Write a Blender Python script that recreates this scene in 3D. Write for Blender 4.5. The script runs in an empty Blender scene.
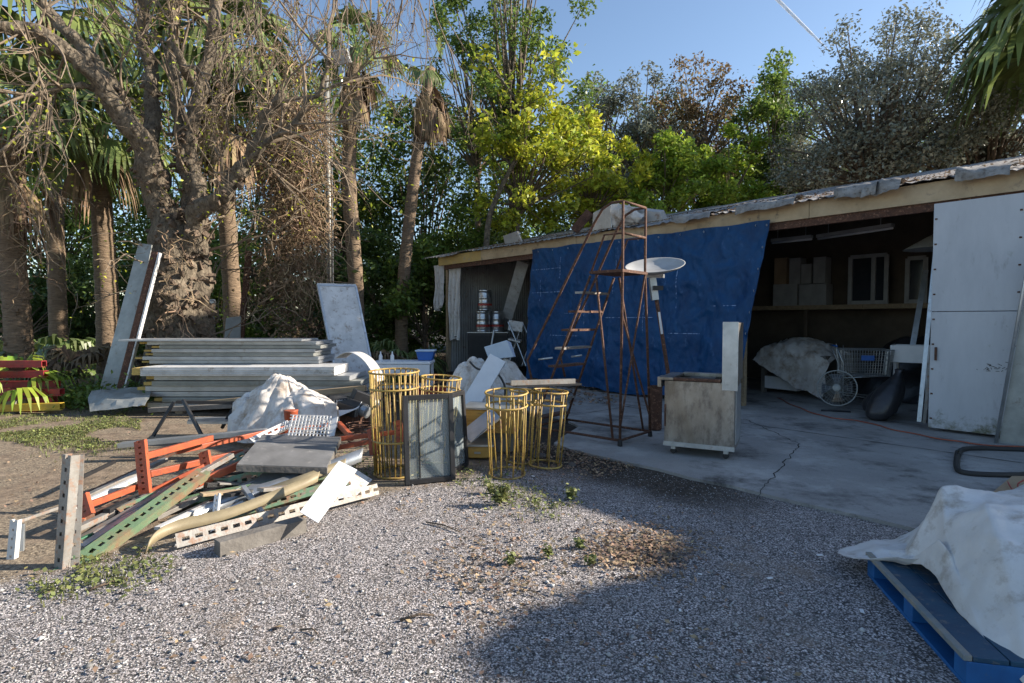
import bpy, math, random
import numpy as np
from mathutils import Vector, Matrix, noise
R = math.radians
random.seed(7)
sc = bpy.context.scene
COL = sc.collection
# ------------------------------------------------------------------ camera, world, sun
CAMH, FPX = 1.55, 569.0
PITCH = math.atan(21.5 / FPX)
cd = bpy.data.cameras.new('camera'); cam = bpy.data.objects.new('camera', cd); COL.objects.link(cam)
cd.lens = 20.0; cd.sensor_width = 36; cd.clip_end = 9000; cd.clip_start = .05
cam.location = (0, 0, CAMH); cam.rotation_euler = (R(90) - PITCH, 0, 0)
sc.camera = cam
SUN = Vector((0.997, 0.08, 0)).normalized()
SEL = R(25)
w = bpy.data.worlds.new('World'); sc.world = w; w.use_nodes = True
wn = w.node_tree; bg = wn.nodes['Background']
sky = wn.nodes.new('ShaderNodeTexSky'); sky.sky_type = 'NISHITA'; sky.sun_disc = False
sky.sun_elevation = SEL; sky.sun_rotation = math.atan2(SUN.x, SUN.y)
sky.air_density = 1.0; sky.dust_density = .6; sky.ozone_density = 1.9
wn.links.new(sky.outputs[0], bg.inputs[0]); bg.inputs[1].default_value = 0.097
sl = bpy.data.lights.new('sun', 'SUN'); sun = bpy.data.objects.new('sun', sl); COL.objects.link(sun)
sl.energy = 5.0; sl.angle = R(.5); sl.color = (1, .9, .77)
sdir = Vector((SUN.x * math.cos(SEL), SUN.y * math.cos(SEL), math.sin(SEL)))
sun.rotation_euler = sdir.to_track_quat('Z', 'Y').to_euler(); sun.location = (20, 5, 20)
sc.view_settings.view_transform = 'Standard'; sc.view_settings.look = 'None'
sc.view_settings.exposure = 1.17; sc.view_settings.gamma = 1
sc.cycles.max_bounces = 6; sc.cycles.transparent_max_bounces = 12
sc.cycles.use_denoising = True

# ------------------------------------------------------------------ helpers: places
def V(*a): return Vector(a)
def ray(px, py):
    x, y, z = px - 512, FPX, -(py - 341.5)
    c, s = math.cos(PITCH), math.sin(PITCH)
    return Vector((x, y * c + z * s, -y * s + z * c))
def A(px, py, Y):
    d = ray(px, py); k = Y / d.y
    return Vector((d.x * k, Y, CAMH + d.z * k))
def G(px, py, z=0.0):
    d = ray(px, py); k = (z - CAMH) / d.z
    return Vector((d.x * k, d.y * k, z))
FD = Vector((-.654, .756, 0)).normalized()      # along the shed front, away from the camera
FN = Vector((FD.y, -FD.x, 0))                   # into the shed
F0 = Vector((5.84, 7.95, 0))
def FP(t, i=0, z=0): return F0 + FD * t + FN * i + Vector((0, 0, z))
def FX(px, py, i=0.0):                          # the point of the plane i metres behind the shed front
    d = ray(px, py); o = Vector((0, 0, CAMH)); p = F0 + FN * i
    k = (p - o).dot(FN) / d.dot(FN)
    return o + d * k
def FT(px, py=320, i=0.0): return (FX(px, py, i) - F0).dot(FD)

# ------------------------------------------------------------------ helpers: materials
def mat(name, c1, c2=None, rough=.7, metal=0., scale=4., detail=6, bump=0., bscale=40., c3=None, m3=.55,
        stretch=(1, 1, 1), trans=0., island=0., spec=.5, contrast=.18, w3=.06, s3=None, coat=0, bdist=.02):
    m = bpy.data.materials.new(name); m.use_nodes = True
    nt = m.node_tree; N = nt.nodes; L = nt.links; b = N['Principled BSDF']
    b.inputs['Roughness'].default_value = rough; b.inputs['Metallic'].default_value = metal
    b.inputs['Specular IOR Level'].default_value = spec
    if coat: b.inputs['Coat Weight'].default_value = coat
    tc = N.new('ShaderNodeTexCoord'); mp = N.new('ShaderNodeMapping'); mp.inputs['Scale'].default_value = stretch
    L.new(tc.outputs['Object'], mp.inputs[0])
    c2 = c2 or tuple(v * .7 for v in c1)
    no = N.new('ShaderNodeTexNoise'); no.inputs['Scale'].default_value = scale; no.inputs['Detail'].default_value = detail
    no.inputs['Roughness'].default_value = .65
    L.new(mp.outputs[0], no.inputs['Vector'])
    cr = N.new('ShaderNodeValToRGB'); cr.color_ramp.elements[0].position = .5 - contrast; cr.color_ramp.elements[1].position = .5 + contrast
    cr.color_ramp.elements[0].color = (*c2, 1); cr.color_ramp.elements[1].color = (*c1, 1)
    L.new(no.outputs['Fac'], cr.inputs[0]); col = cr.outputs[0]
    if c3:
        n3 = N.new('ShaderNodeTexNoise'); n3.inputs['Scale'].default_value = s3 or scale * 2.3; n3.inputs['Detail'].default_value = 9
        n3.inputs['Roughness'].default_value = .7
        L.new(mp.outputs[0], n3.inputs['Vector'])
        r3 = N.new('ShaderNodeMapRange'); r3.inputs[1].default_value = m3 - w3; r3.inputs[2].default_value = m3 + w3
        L.new(n3.outputs['Fac'], r3.inputs[0])
        mx = N.new('ShaderNodeMix'); mx.data_type = 'RGBA'; L.new(r3.outputs[0], mx.inputs[0]); L.new(col, mx.inputs[6])
        mx.inputs[7].default_value = (*c3, 1); col = mx.outputs[2]
        if metal > 0:
            mm = N.new('ShaderNodeMapRange'); mm.inputs[1].default_value = m3 - w3; mm.inputs[2].default_value = m3 + w3
            mm.inputs[3].default_value = metal; mm.inputs[4].default_value = 0
            L.new(n3.outputs['Fac'], mm.inputs[0]); L.new(mm.outputs[0], b.inputs['Metallic'])
    if island:
        ge = N.new('ShaderNodeNewGeometry'); hs = N.new('ShaderNodeHueSaturation')
        a = N.new('ShaderNodeMapRange'); a.inputs[3].default_value = .5 - island * .022; a.inputs[4].default_value = .5 + island * .028
        v = N.new('ShaderNodeMapRange'); v.inputs[3].default_value = 1 - island * .5; v.inputs[4].default_value = 1 + island * .6
        mu = N.new('ShaderNodeMath'); mu.operation = 'MULTIPLY'; mu.inputs[1].default_value = 7.31
        fr = N.new('ShaderNodeMath'); fr.operation = 'FRACT'
        L.new(ge.outputs['Random Per Island'], a.inputs[0]); L.new(ge.outputs['Random Per Island'], mu.inputs[0]); L.new(mu.outputs[0], fr.inputs[0])
        L.new(fr.outputs[0], v.inputs[0]); L.new(a.outputs[0], hs.inputs['Hue']); L.new(v.outputs[0], hs.inputs['Value'])
        L.new(col, hs.inputs['Color']); col = hs.outputs[0]
    L.new(col, b.inputs['Base Color'])
    if bump:
        nb = N.new('ShaderNodeTexNoise'); nb.inputs['Scale'].default_value = bscale; nb.inputs['Detail'].default_value = 8
        L.new(mp.outputs[0], nb.inputs['Vector'])
        bp = N.new('ShaderNodeBump'); bp.inputs['Strength'].default_value = min(1, bump); bp.inputs['Distance'].default_value = bdist
        L.new(nb.outputs['Fac'], bp.inputs['Height']); L.new(bp.outputs[0], b.inputs['Normal'])
    if trans:
        t = N.new('ShaderNodeBsdfTranslucent'); L.new(col, t.inputs[0]); ms = N.new('ShaderNodeMixShader')
        ms.inputs[0].default_value = trans; L.new(b.outputs[0], ms.inputs[1]); L.new(t.outputs[0], ms.inputs[2])
        L.new(ms.outputs[0], N['Material Output'].inputs[0])
    return m
M = {}
M['concrete'] = mat('concrete', (.34, .335, .32), (.22, .215, .205), .9, scale=1.3, bump=.35, bscale=60, c3=(.09, .085, .08), m3=.62, w3=.1)
M['galv'] = mat('galvanised steel', (.55, .57, .58), (.36, .38, .39), .38, .75, 5, bump=.05, c3=(.22, .14, .09), m3=.66)
M['panel'] = mat('panel skin', (.5, .515, .53), (.34, .355, .37), .38, .5, 2.5, c3=(.3, .27, .23), m3=.66, bump=.04, bscale=6)
M['foam'] = mat('foam', (.55, .4, .13), (.4, .27, .08), .95, bump=.5, bscale=80)
M['rust'] = mat('rusty steel', (.13, .06, .035), (.06, .03, .02), .85, .1, 12, bump=.3, bscale=120, c3=(.3, .16, .1), m3=.6)
M['orange'] = mat('orange rack paint', (.45, .10, .035), (.28, .06, .03), .5, 0, 8, c3=(.17, .07, .04), m3=.6, bump=.08)
M['rackgreen'] = mat('green rack paint', (.16, .27, .17), (.1, .19, .12), .6, 0, 6, c3=(.24, .13, .08), m3=.5, bump=.15, s3=7)
M['rackgrey'] = mat('grey rack paint', (.31, .3, .28), (.19, .175, .155), .55, .3, 7, c3=(.24, .14, .09), m3=.58, bump=.1)
M['redpaint'] = mat('red paint', (.36, .03, .035), (.2, .02, .025), .5, 0, 6, c3=(.12, .05, .04), m3=.6)
M['yellowpaint'] = mat('yellow paint', (.62, .42, .05), (.45, .28, .04), .5, 0, 6, c3=(.2, .1, .05), m3=.66)
M['cage'] = mat('yellow wire coating', (.5, .35, .085), (.33, .22, .06), .5, 0, 9, c3=(.22, .11, .05), m3=.56)
M['wood'] = mat('weathered wood', (.42, .32, .2), (.26, .19, .12), .85, 0, 3, stretch=(1, 6, 6), bump=.3, bscale=20, c3=(.13, .1, .07), m3=.64)
M['woodgrey'] = mat('grey wood', (.2, .185, .165), (.1, .09, .08), .9, 0, 5, bump=.35, bscale=30)
M['fascia'] = mat('fascia boards', (.56, .43, .27), (.38, .28, .17), .85, 0, 2.2, bump=.3, bscale=25, c3=(.2, .16, .12), m3=.63)
M['blackmetal'] = mat('black metal', (.035, .035, .038), (.02, .02, .022), .45, .3, 6)
M['rubber'] = mat('black rubber', (.02, .02, .02), (.035, .033, .03), .7)
M['plasticblack'] = mat('black plastic film', (.02, .022, .025), (.035, .035, .04), .35, bump=.5, bscale=9)
M['whitepaint'] = mat('white paint', (.66, .66, .65), (.46, .46, .45), .5, 0, 4, c3=(.3, .26, .22), m3=.6, bump=.05)  # stains; the mottling also stands in for branch shadows on the leaning panel
M['white'] = mat('white plastic', (.78, .79, .8), (.66, .67, .68), .45, 0, 3)
M['cloth'] = mat('dirty white sheet', (.8, .78, .75), (.58, .53, .47), .7, 0, 2.2, bump=.4, bscale=16, c3=(.36, .27, .19), m3=.58, w3=.1, trans=.15)
M['tarpgrey'] = mat('grey white tarp', (.66, .64, .62), (.55, .53, .5), .5, 0, 3, bump=.25, bscale=14, c3=(.3, .25, .2), m3=.62, w3=.1)
M['tarpblue'] = mat('blue tarp', (.006, .075, .21), (.004, .042, .13), .5, 0, 3, bump=.9, bscale=7, bdist=.05, spec=.3, c3=(.05, .13, .28), m3=.66, trans=.12, stretch=(1, 1, .6))
M['palletblue'] = mat('blue pallet paint', (.008, .065, .12), (.006, .035, .08), .6, 0, 7, c3=(.16, .15, .13), m3=.62, bump=.2)
M['steel'] = mat('stainless steel', (.40, .385, .36), (.2, .175, .145), .34, .75, 3, stretch=(1, 1, .5), c3=(.09, .06, .04), m3=.6, w3=.12, bump=.12, bscale=14, s3=9)
M['keg'] = mat('keg steel', (.6, .61, .62), (.45, .46, .47), .3, .85, 6)
M['corr'] = mat('corrugated wall', (.42, .42, .41), (.28, .27, .26), .55, .4, 2, c3=(.2, .13, .09), m3=.64)
M['roof'] = mat('roof sheets', (.3, .29, .28), (.2, .19, .18), .6, .3, 2.5, c3=(.18, .13, .1), m3=.58, bump=.2, bscale=8)
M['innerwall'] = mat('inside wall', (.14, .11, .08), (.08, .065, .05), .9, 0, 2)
M['dull'] = mat('dull white', (.42, .42, .41), (.3, .3, .29), .7, 0, 4)
M['paleblue'] = mat('pale blue foam', (.5, .6, .72), (.42, .52, .64), .7)
M['zinc'] = mat('weathered zinc', (.36, .37, .35), (.22, .23, .215), .5, .3, 3, c3=(.16, .12, .09), m3=.64)
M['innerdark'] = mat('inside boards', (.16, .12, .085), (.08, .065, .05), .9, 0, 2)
M['door'] = mat('door panel', (.53, .545, .57), (.42, .435, .46), .55, .1, 2.2, stretch=(1, 1, .3), c3=(.27, .26, .26), m3=.66, w3=.08, bump=.05)
M['card'] = mat('cardboard', (.42, .3, .18), (.33, .23, .14), .9)
M['bluebin'] = mat('blue plastic', (.03, .13, .42), (.03, .1, .33), .4)
M['redplastic'] = mat('red plastic', (.45, .05, .04), (.33, .04, .03), .45)
M['screen'] = mat('dark glass', (.03, .035, .04), (.05, .05, .055), .1)
M['bark'] = mat('tree bark', (.2, .145, .1), (.075, .055, .04), .95, 0, 9, stretch=(1, 1, .5), bump=1, bscale=14, bdist=.06)
M['barkpale'] = mat('pale bark', (.22, .18, .13), (.07, .055, .038), .95, 0, 9, stretch=(1, 1, .6), bump=1, bscale=13, bdist=.07, c3=(.06, .045, .03), m3=.56)
M['palmbark'] = mat('palm bark', (.26, .185, .12), (.12, .085, .055), .95, 0, 5, stretch=(1, 1, 5), bump=1, bscale=9, bdist=.04)
M['twig'] = mat('bare twigs', (.26, .2, .14), (.13, .1, .07), .95)
M['vine'] = mat('dry vines', (.3, .21, .13), (.16, .11, .07), .95, island=.8)
M['deadleaf'] = mat('dead palm leaf', (.27, .19, .115), (.15, .1, .06), .9, island=.9, trans=.2)
M['litter'] = mat('dead leaves', (.31, .215, .14), (.18, .12, .08), .9, island=1., trans=.1)
M['dark'] = mat('dark evergreen leaves', (.12, .17, .04), (.06, .10, .025), .45, 0, .8, island=.9, trans=.4)
M['mid'] = mat('mid green leaves', (.18, .24, .045), (.09, .15, .03), .45, 0, .8, island=.9, trans=.42)
M['yellow'] = mat('yellow green leaves', (.56, .53, .05), (.24, .32, .04), .5, 0, 1.0, island=.9, trans=.45)
M['lime'] = mat('bright green leaves', (.32, .4, .05), (.17, .26, .035), .5, 0, 1.0, island=.9, trans=.45)
M['greyleaf'] = mat('grey green oak leaves', (.34, .35, .28), (.13, .145, .1), .25, 0, .9, island=.8, trans=.2, spec=.8)
M['redleaf'] = mat('reddish leaves', (.3, .2, .1), (.16, .12, .06), .6, 0, 1, island=.9, trans=.3)
M['palmgreen'] = mat('palm green', (.2, .25, .08), (.1, .14, .045), .4, 0, 1, island=.8, trans=.3)
M['clover'] = mat('dusty weeds', (.2, .22, .07), (.1, .12, .035), .7, 0, 3, island=.9, trans=.25)
M['grass'] = mat('grass blades', (.2, .22, .07), (.12, .13, .04), .6, 0, 2, island=.9, trans=.3)

def glassmat():
    m = bpy.data.materials.new('dirty glass'); m.use_nodes = True; nt = m.node_tree; b = nt.nodes['Principled BSDF']
    b.inputs['Base Color'].default_value = (.62, .68, .7, 1); b.inputs['Roughness'].default_value = .12
    b.inputs['Transmission Weight'].default_value = 0; b.inputs['Specular IOR Level'].default_value = .9
    tr = nt.nodes.new('ShaderNodeBsdfTransparent'); tr.inputs[0].default_value = (.75, .82, .84, 1)
    mx = nt.nodes.new('ShaderNodeMixShader'); no = nt.nodes.new('ShaderNodeTexNoise'); no.inputs['Scale'].default_value = 5
    mp = nt.nodes.new('ShaderNodeMapping'); mp.inputs['Scale'].default_value = (1, 1, .25); tc = nt.nodes.new('ShaderNodeTexCoord')
    nt.links.new(tc.outputs['Object'], mp.inputs[0]); nt.links.new(mp.outputs[0], no.inputs[0])
    mr = nt.nodes.new('ShaderNodeMapRange'); mr.inputs[3].default_value = .04; mr.inputs[4].default_value = .34
    nt.links.new(no.outputs['Fac'], mr.inputs[0]); nt.links.new(mr.outputs[0], mx.inputs[0])
    nt.links.new(tr.outputs[0], mx.inputs[1]); nt.links.new(b.outputs[0], mx.inputs[2])
    nt.links.new(mx.outputs[0], nt.nodes['Material Output'].inputs[0]); return m
M['glass'] = glassmat()

# ------------------------------------------------------------------ helpers: meshes
ORG = {}
def tag(o, label=None, cat=None, group=None, kind=None):
    if label: o['label'] = label
    if cat: o['category'] = cat
    if group: o['group'] = group
    if kind: o['kind'] = kind
    return o
def thing(name, label, cat, loc=(0, 0, 0), group=None, local=False):
    o = bpy.data.objects.new(name, None); COL.objects.link(o); o.empty_display_size = .1
    o.location = loc; ORG[o] = Vector((0, 0, 0)) if local else Vector(loc)
    return tag(o, label, cat, group)
class MB:
    def __init__(s): s.v = []; s.f = []
    def add(s, vs, fs):
        n = len(s.v); s.v += [tuple(v) for v in vs]; s.f += [tuple(i + n for i in f) for f in fs]; return s
    def box(s, c, size, mt=None):
        c = Vector(c); hx, hy, hz = size[0] / 2, size[1] / 2, size[2] / 2
        vs = [Vector((x, y, z)) for x in (-hx, hx) for y in (-hy, hy) for z in (-hz, hz)]
        if mt is not None: vs = [mt @ v for v in vs]
        return s.add([c + v for v in vs], [(0, 1, 3, 2), (4, 6, 7, 5), (0, 4, 5, 1), (2, 3, 7, 6), (0, 2, 6, 4), (1, 5, 7, 3)])
    def hexa(s, p):   # eight corners: bottom four, top four
        return s.add(p, [(3, 2, 1, 0), (4, 5, 6, 7), (0, 1, 5, 4), (1, 2, 6, 5), (2, 3, 7, 6), (3, 0, 4, 7)])
    def bar(s, a, b, w, h, up=(0, 0, 1)):
        a, b = Vector(a), Vector(b); d = (b - a).normalized(); u = Vector(up)
        x = d.cross(u)
        if x.length < 1e-4: x = d.cross(Vector((1, .1, 0)))
        x.normalize(); y = x.cross(d).normalized()
        q = [(-w / 2, -h / 2), (w / 2, -h / 2), (w / 2, h / 2), (-w / 2, h / 2)]
        vs = [a + x * i + y * j for i, j in q] + [b + x * i + y * j for i, j in q]
        return s.add(vs, [(0, 1, 2, 3)[::-1], (4, 5, 6, 7), (0, 1, 5, 4), (1, 2, 6, 5), (2, 3, 7, 6), (3, 0, 4, 7)])
    def tube(s, pts, rad, n=8, caps=True):
        pts = [Vector(p) for p in pts]; k = len(pts)
        if not hasattr(rad, '__len__'): rad = [rad] * k
        base = len(s.v); px = None
        for i, p in enumerate(pts):
            d = (pts[min(i + 1, k - 1)] - pts[max(i - 1, 0)])
            d = d.normalized() if d.length > 1e-9 else Vector((0, 0, 1))
            if px is None:
                x = d.cross(Vector((0, 0, 1)));
                if x.length < 1e-3: x = d.cross(Vector((1, 0, 0)))
            else: x = px - d * px.dot(d)
            x.normalize(); y = d.cross(x); px = x
            for j in range(n):
                a = 2 * math.pi * j / n; s.v.append(tuple(p + (x * math.cos(a) + y * math.sin(a)) * rad[i]))
        for i in range(k - 1):
            for j in range(n):
                a = base + i * n + j; b = base + i * n + (j + 1) % n; s.f.append((a, b, b + n, a + n))
        if caps: s.f.append(tuple(base + j for j in range(n))[::-1]); s.f.append(tuple(base + (k - 1) * n + j for j in range(n)))
        return s
    def lathe(s, c, prof, n=24, mt=None):
        c = Vector(c); base = len(s.v)
        for r, z in prof:
            for j in range(n):
                a = 2 * math.pi * j / n; v = Vector((r * math.cos(a), r * math.sin(a), z))
                if mt is not None: v = mt @ v
                s.v.append(tuple(c + v))
        for i in range(len(prof) - 1):
            for j in range(n):
                a = base + i * n + j; b = base + i * n + (j + 1) % n; s.f.append((a, b, b + n, a + n))
        s.f.append(tuple(base + j for j in range(n))[::-1]); s.f.append(tuple(base + (len(prof) - 1) * n + j for j in range(n)))
        return s
    def ring(s, c, r, t, n=24, m=6, mt=None):
        c = Vector(c); base = len(s.v)
        for i in range(n):
            a = 2 * math.pi * i / n
            for j in range(m):
                b = 2 * math.pi * j / m; v = Vector(((r + t * math.cos(b)) * math.cos(a), (r + t * math.cos(b)) * math.sin(a), t * math.sin(b)))
                if mt is not None: v = mt @ v
                s.v.append(tuple(c + v))
        for i in range(n):
            for j in range(m):
                s.f.append((base + i * m + j, base + ((i + 1) % n) * m + j, base + ((i + 1) % n) * m + (j + 1) % m, base + i * m + (j + 1) % m))
        return s
    def build(s, name, material, parent=None, smooth=False, bevel=0, solid=0, kind=None, sub=0):
        if parent is not None:
            r = parent
            while r.parent: r = r.parent
            off = ORG.get(r, Vector((0, 0, 0)))
        else:
            a = np.array(s.v); lo, hi = a.min(0), a.max(0); off = Vector(((lo[0] + hi[0]) / 2, (lo[1] + hi[1]) / 2, lo[2]))
        me = bpy.data.meshes.new(name)
        me.from_pydata([(v[0] - off.x, v[1] - off.y, v[2] - off.z) for v in s.v], [], s.f); me.update()
        me.materials.append(M[material] if isinstance(material, str) else material)
        if smooth: me.shade_smooth()
        o = bpy.data.objects.new(name, me); COL.objects.link(o)
        if parent is not None: o.parent = parent
        else: o.location = off
        if solid:
            q = o.modifiers.new('s', 'SOLIDIFY'); q.thickness = solid; q.offset = 0
        if bevel:
            q = o.modifiers.new('b', 'BEVEL'); q.width = bevel; q.segments = 2; q.limit_method = 'ANGLE'
        if sub:
            q = o.modifiers.new('u', 'SUBSURF'); q.levels = sub; q.render_levels = sub
        if kind: o['kind'] = kind
        return o
def dup(o, parent=None):
    c = o.copy(); COL.objects.link(c); c.parent = parent
    for ch in list(o.children): dup(ch, c)
    return c
def mini(name, mb, material, label, cat, group=None, **k):    # a thing that is one mesh
    return tag(mb.build(name, material, **k), label, cat, group)
def fast(name, verts, faces4, material, parent=None, origin=None):     # numpy quads
    off = ORG.get(parent, Vector((0, 0, 0))) if parent is not None else Vector(origin or (0, 0, 0))
    v = np.asarray(verts, dtype=np.float32) - np.array(off, dtype=np.float32); f = np.asarray(faces4, dtype=np.int32)
    me = bpy.data.meshes.new(name); me.vertices.add(len(v)); me.vertices.foreach_set('co', v.ravel())
    me.loops.add(f.size); me.loops.foreach_set('vertex_index', f.ravel()); me.polygons.add(len(f))
    me.polygons.foreach_set('loop_start', np.arange(len(f), dtype=np.int32) * f.shape[1])
    me.update(calc_edges=True); me.validate(); me.materials.append(M[material])
    o = bpy.data.objects.new(name, me); COL.objects.link(o)
    if parent is not None: o.parent = parent
    else: o.location = off
    return o
def cr(ps, t):     # Catmull-Rom through ps, t in 0..1
    n = len(ps) - 1; x = t * n; i = min(int(x), n - 1); u = x - i
    p0, p1, p2, p3 = ps[max(i - 1, 0)], ps[i], ps[i + 1], ps[min(i + 2, n)]
    return .5 * ((2 * p1) + (p2 - p0) * u + (2 * p0 - 5 * p1 + 4 * p2 - p3) * u * u + (3 * p1 - p0 - 3 * p2 + p3) * u ** 3)
def lin(ps, t):
    x = t * (len(ps) - 1); i = min(int(x), len(ps) - 2); return ps[i].lerp(ps[i + 1], x - i)
def crum(p, s, seed=0.):
    q = Vector(p) * s + Vector((seed, 0, 0)); q += noise.noise_vector(q * .7) * .5; d = noise.voronoi(q)[0]; return min(d[1] - d[0], .55) - .25
def patch(ctrl, nu, nv, amp=0., fs=3., seed=0, ridge=True, floor=None, lx=0.):
    mb = MB(); C = [[Vector(p) for p in row] for row in ctrl]
    for i in range(nu + 1):
        row = [cr([r[k] for r in C], i / nu) for k in range(len(C[0]))]
        rl = [lin([r[k] for r in C], i / nu) for k in range(len(C[0]))]
        for j in range(nv + 1):
            p = cr(row, j / nv)
            if lx: p = p.lerp(lin(rl, j / nv), lx)
            if amp:
                q = p * fs + Vector((seed, seed * 2, 0)); a = noise.noise(q); b = noise.noise(q * 2.3 + Vector((9, 1, 3)))
                h = (abs(a) - .3) * -2 + .5 * (abs(b) - .3) * -2 if ridge else a + .5 * b
                p = p + Vector((noise.noise(q + Vector((5, 5, 5))), noise.noise(q + Vector((15, 5, 8))), h * .8)) * amp
                c_ = crum(p, fs * .8, seed) * amp * 1.6 + crum(p, fs * 2.1, seed + 4) * amp * .6; p = p + Vector((-.3, -.5, .8)) * c_
            if floor is not None: p.z = max(p.z, floor)
            mb.v.append(tuple(p))
    for i in range(nu):
        for j in range(nv):
            a = i * (nv + 1) + j; mb.f.append((a, a + 1, a + nv + 2, a + nv + 1))
    return mb
def slotted(mb, a, b, wd, dp, up, pitch=.1, slot=.055, th=.004, lip=.25):
    """channel with a row of real slots in its web; up = the way the web faces"""
    a, b = Vector(a), Vector(b); d = b - a; L = d.length; d.normalize(); n = Vector(up); n = (n - d * n.dot(d)).normalized(); x = d.cross(n)
    e = wd * .36
    for s_ in (-1, 1):
        mb.bar(a + x * s_ * (wd / 2 - e / 2), b + x * s_ * (wd / 2 - e / 2), e, th, n)
        mb.bar(a + x * s_ * (wd / 2 - th / 2) - n * (dp / 2 + th / 2 + .0005), b + x * s_ * (wd / 2 - th / 2) - n * (dp / 2 + th / 2 + .0005), th, dp, n)
    k = int(L / pitch)
    for i in range(k + 1):
        s0 = i * L / (k + 1); s1 = s0 + (pitch - slot)
        p, q = a + d * s0, a + d * min(s1, L)
        mb.bar(p + n * .0006, q + n * .0006, wd - 2 * e + .002, th * .8, n)
    return mb
rng = np.random.default_rng(11)
def leaves(cent, size, n_up=.3, aspect=.5):
    """one diamond-shaped folded leaf per centre"""
    cent = np.asarray(cent); n = len(cent); size = size * rng.uniform(.6, 1.35, n)[:, None]
    nr = rng.normal(size=(n, 3)); nr[:, 2] = np.abs(nr[:, 2]) + n_up; nr /= np.linalg.norm(nr, axis=1)[:, None]
    t = rng.normal(size=(n, 3)); t -= nr * (t * nr).sum(1)[:, None]; t /= np.linalg.norm(t, axis=1)[:, None]
    b = np.cross(nr, t)
    v = np.stack([cent - t * size, cent + b * size * aspect + nr * size * .15, cent + t * size, cent - b * size * aspect + nr * size * .15], 1).reshape(-1, 3)
    return v, np.arange(n * 4).reshape(-1, 4)
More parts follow.
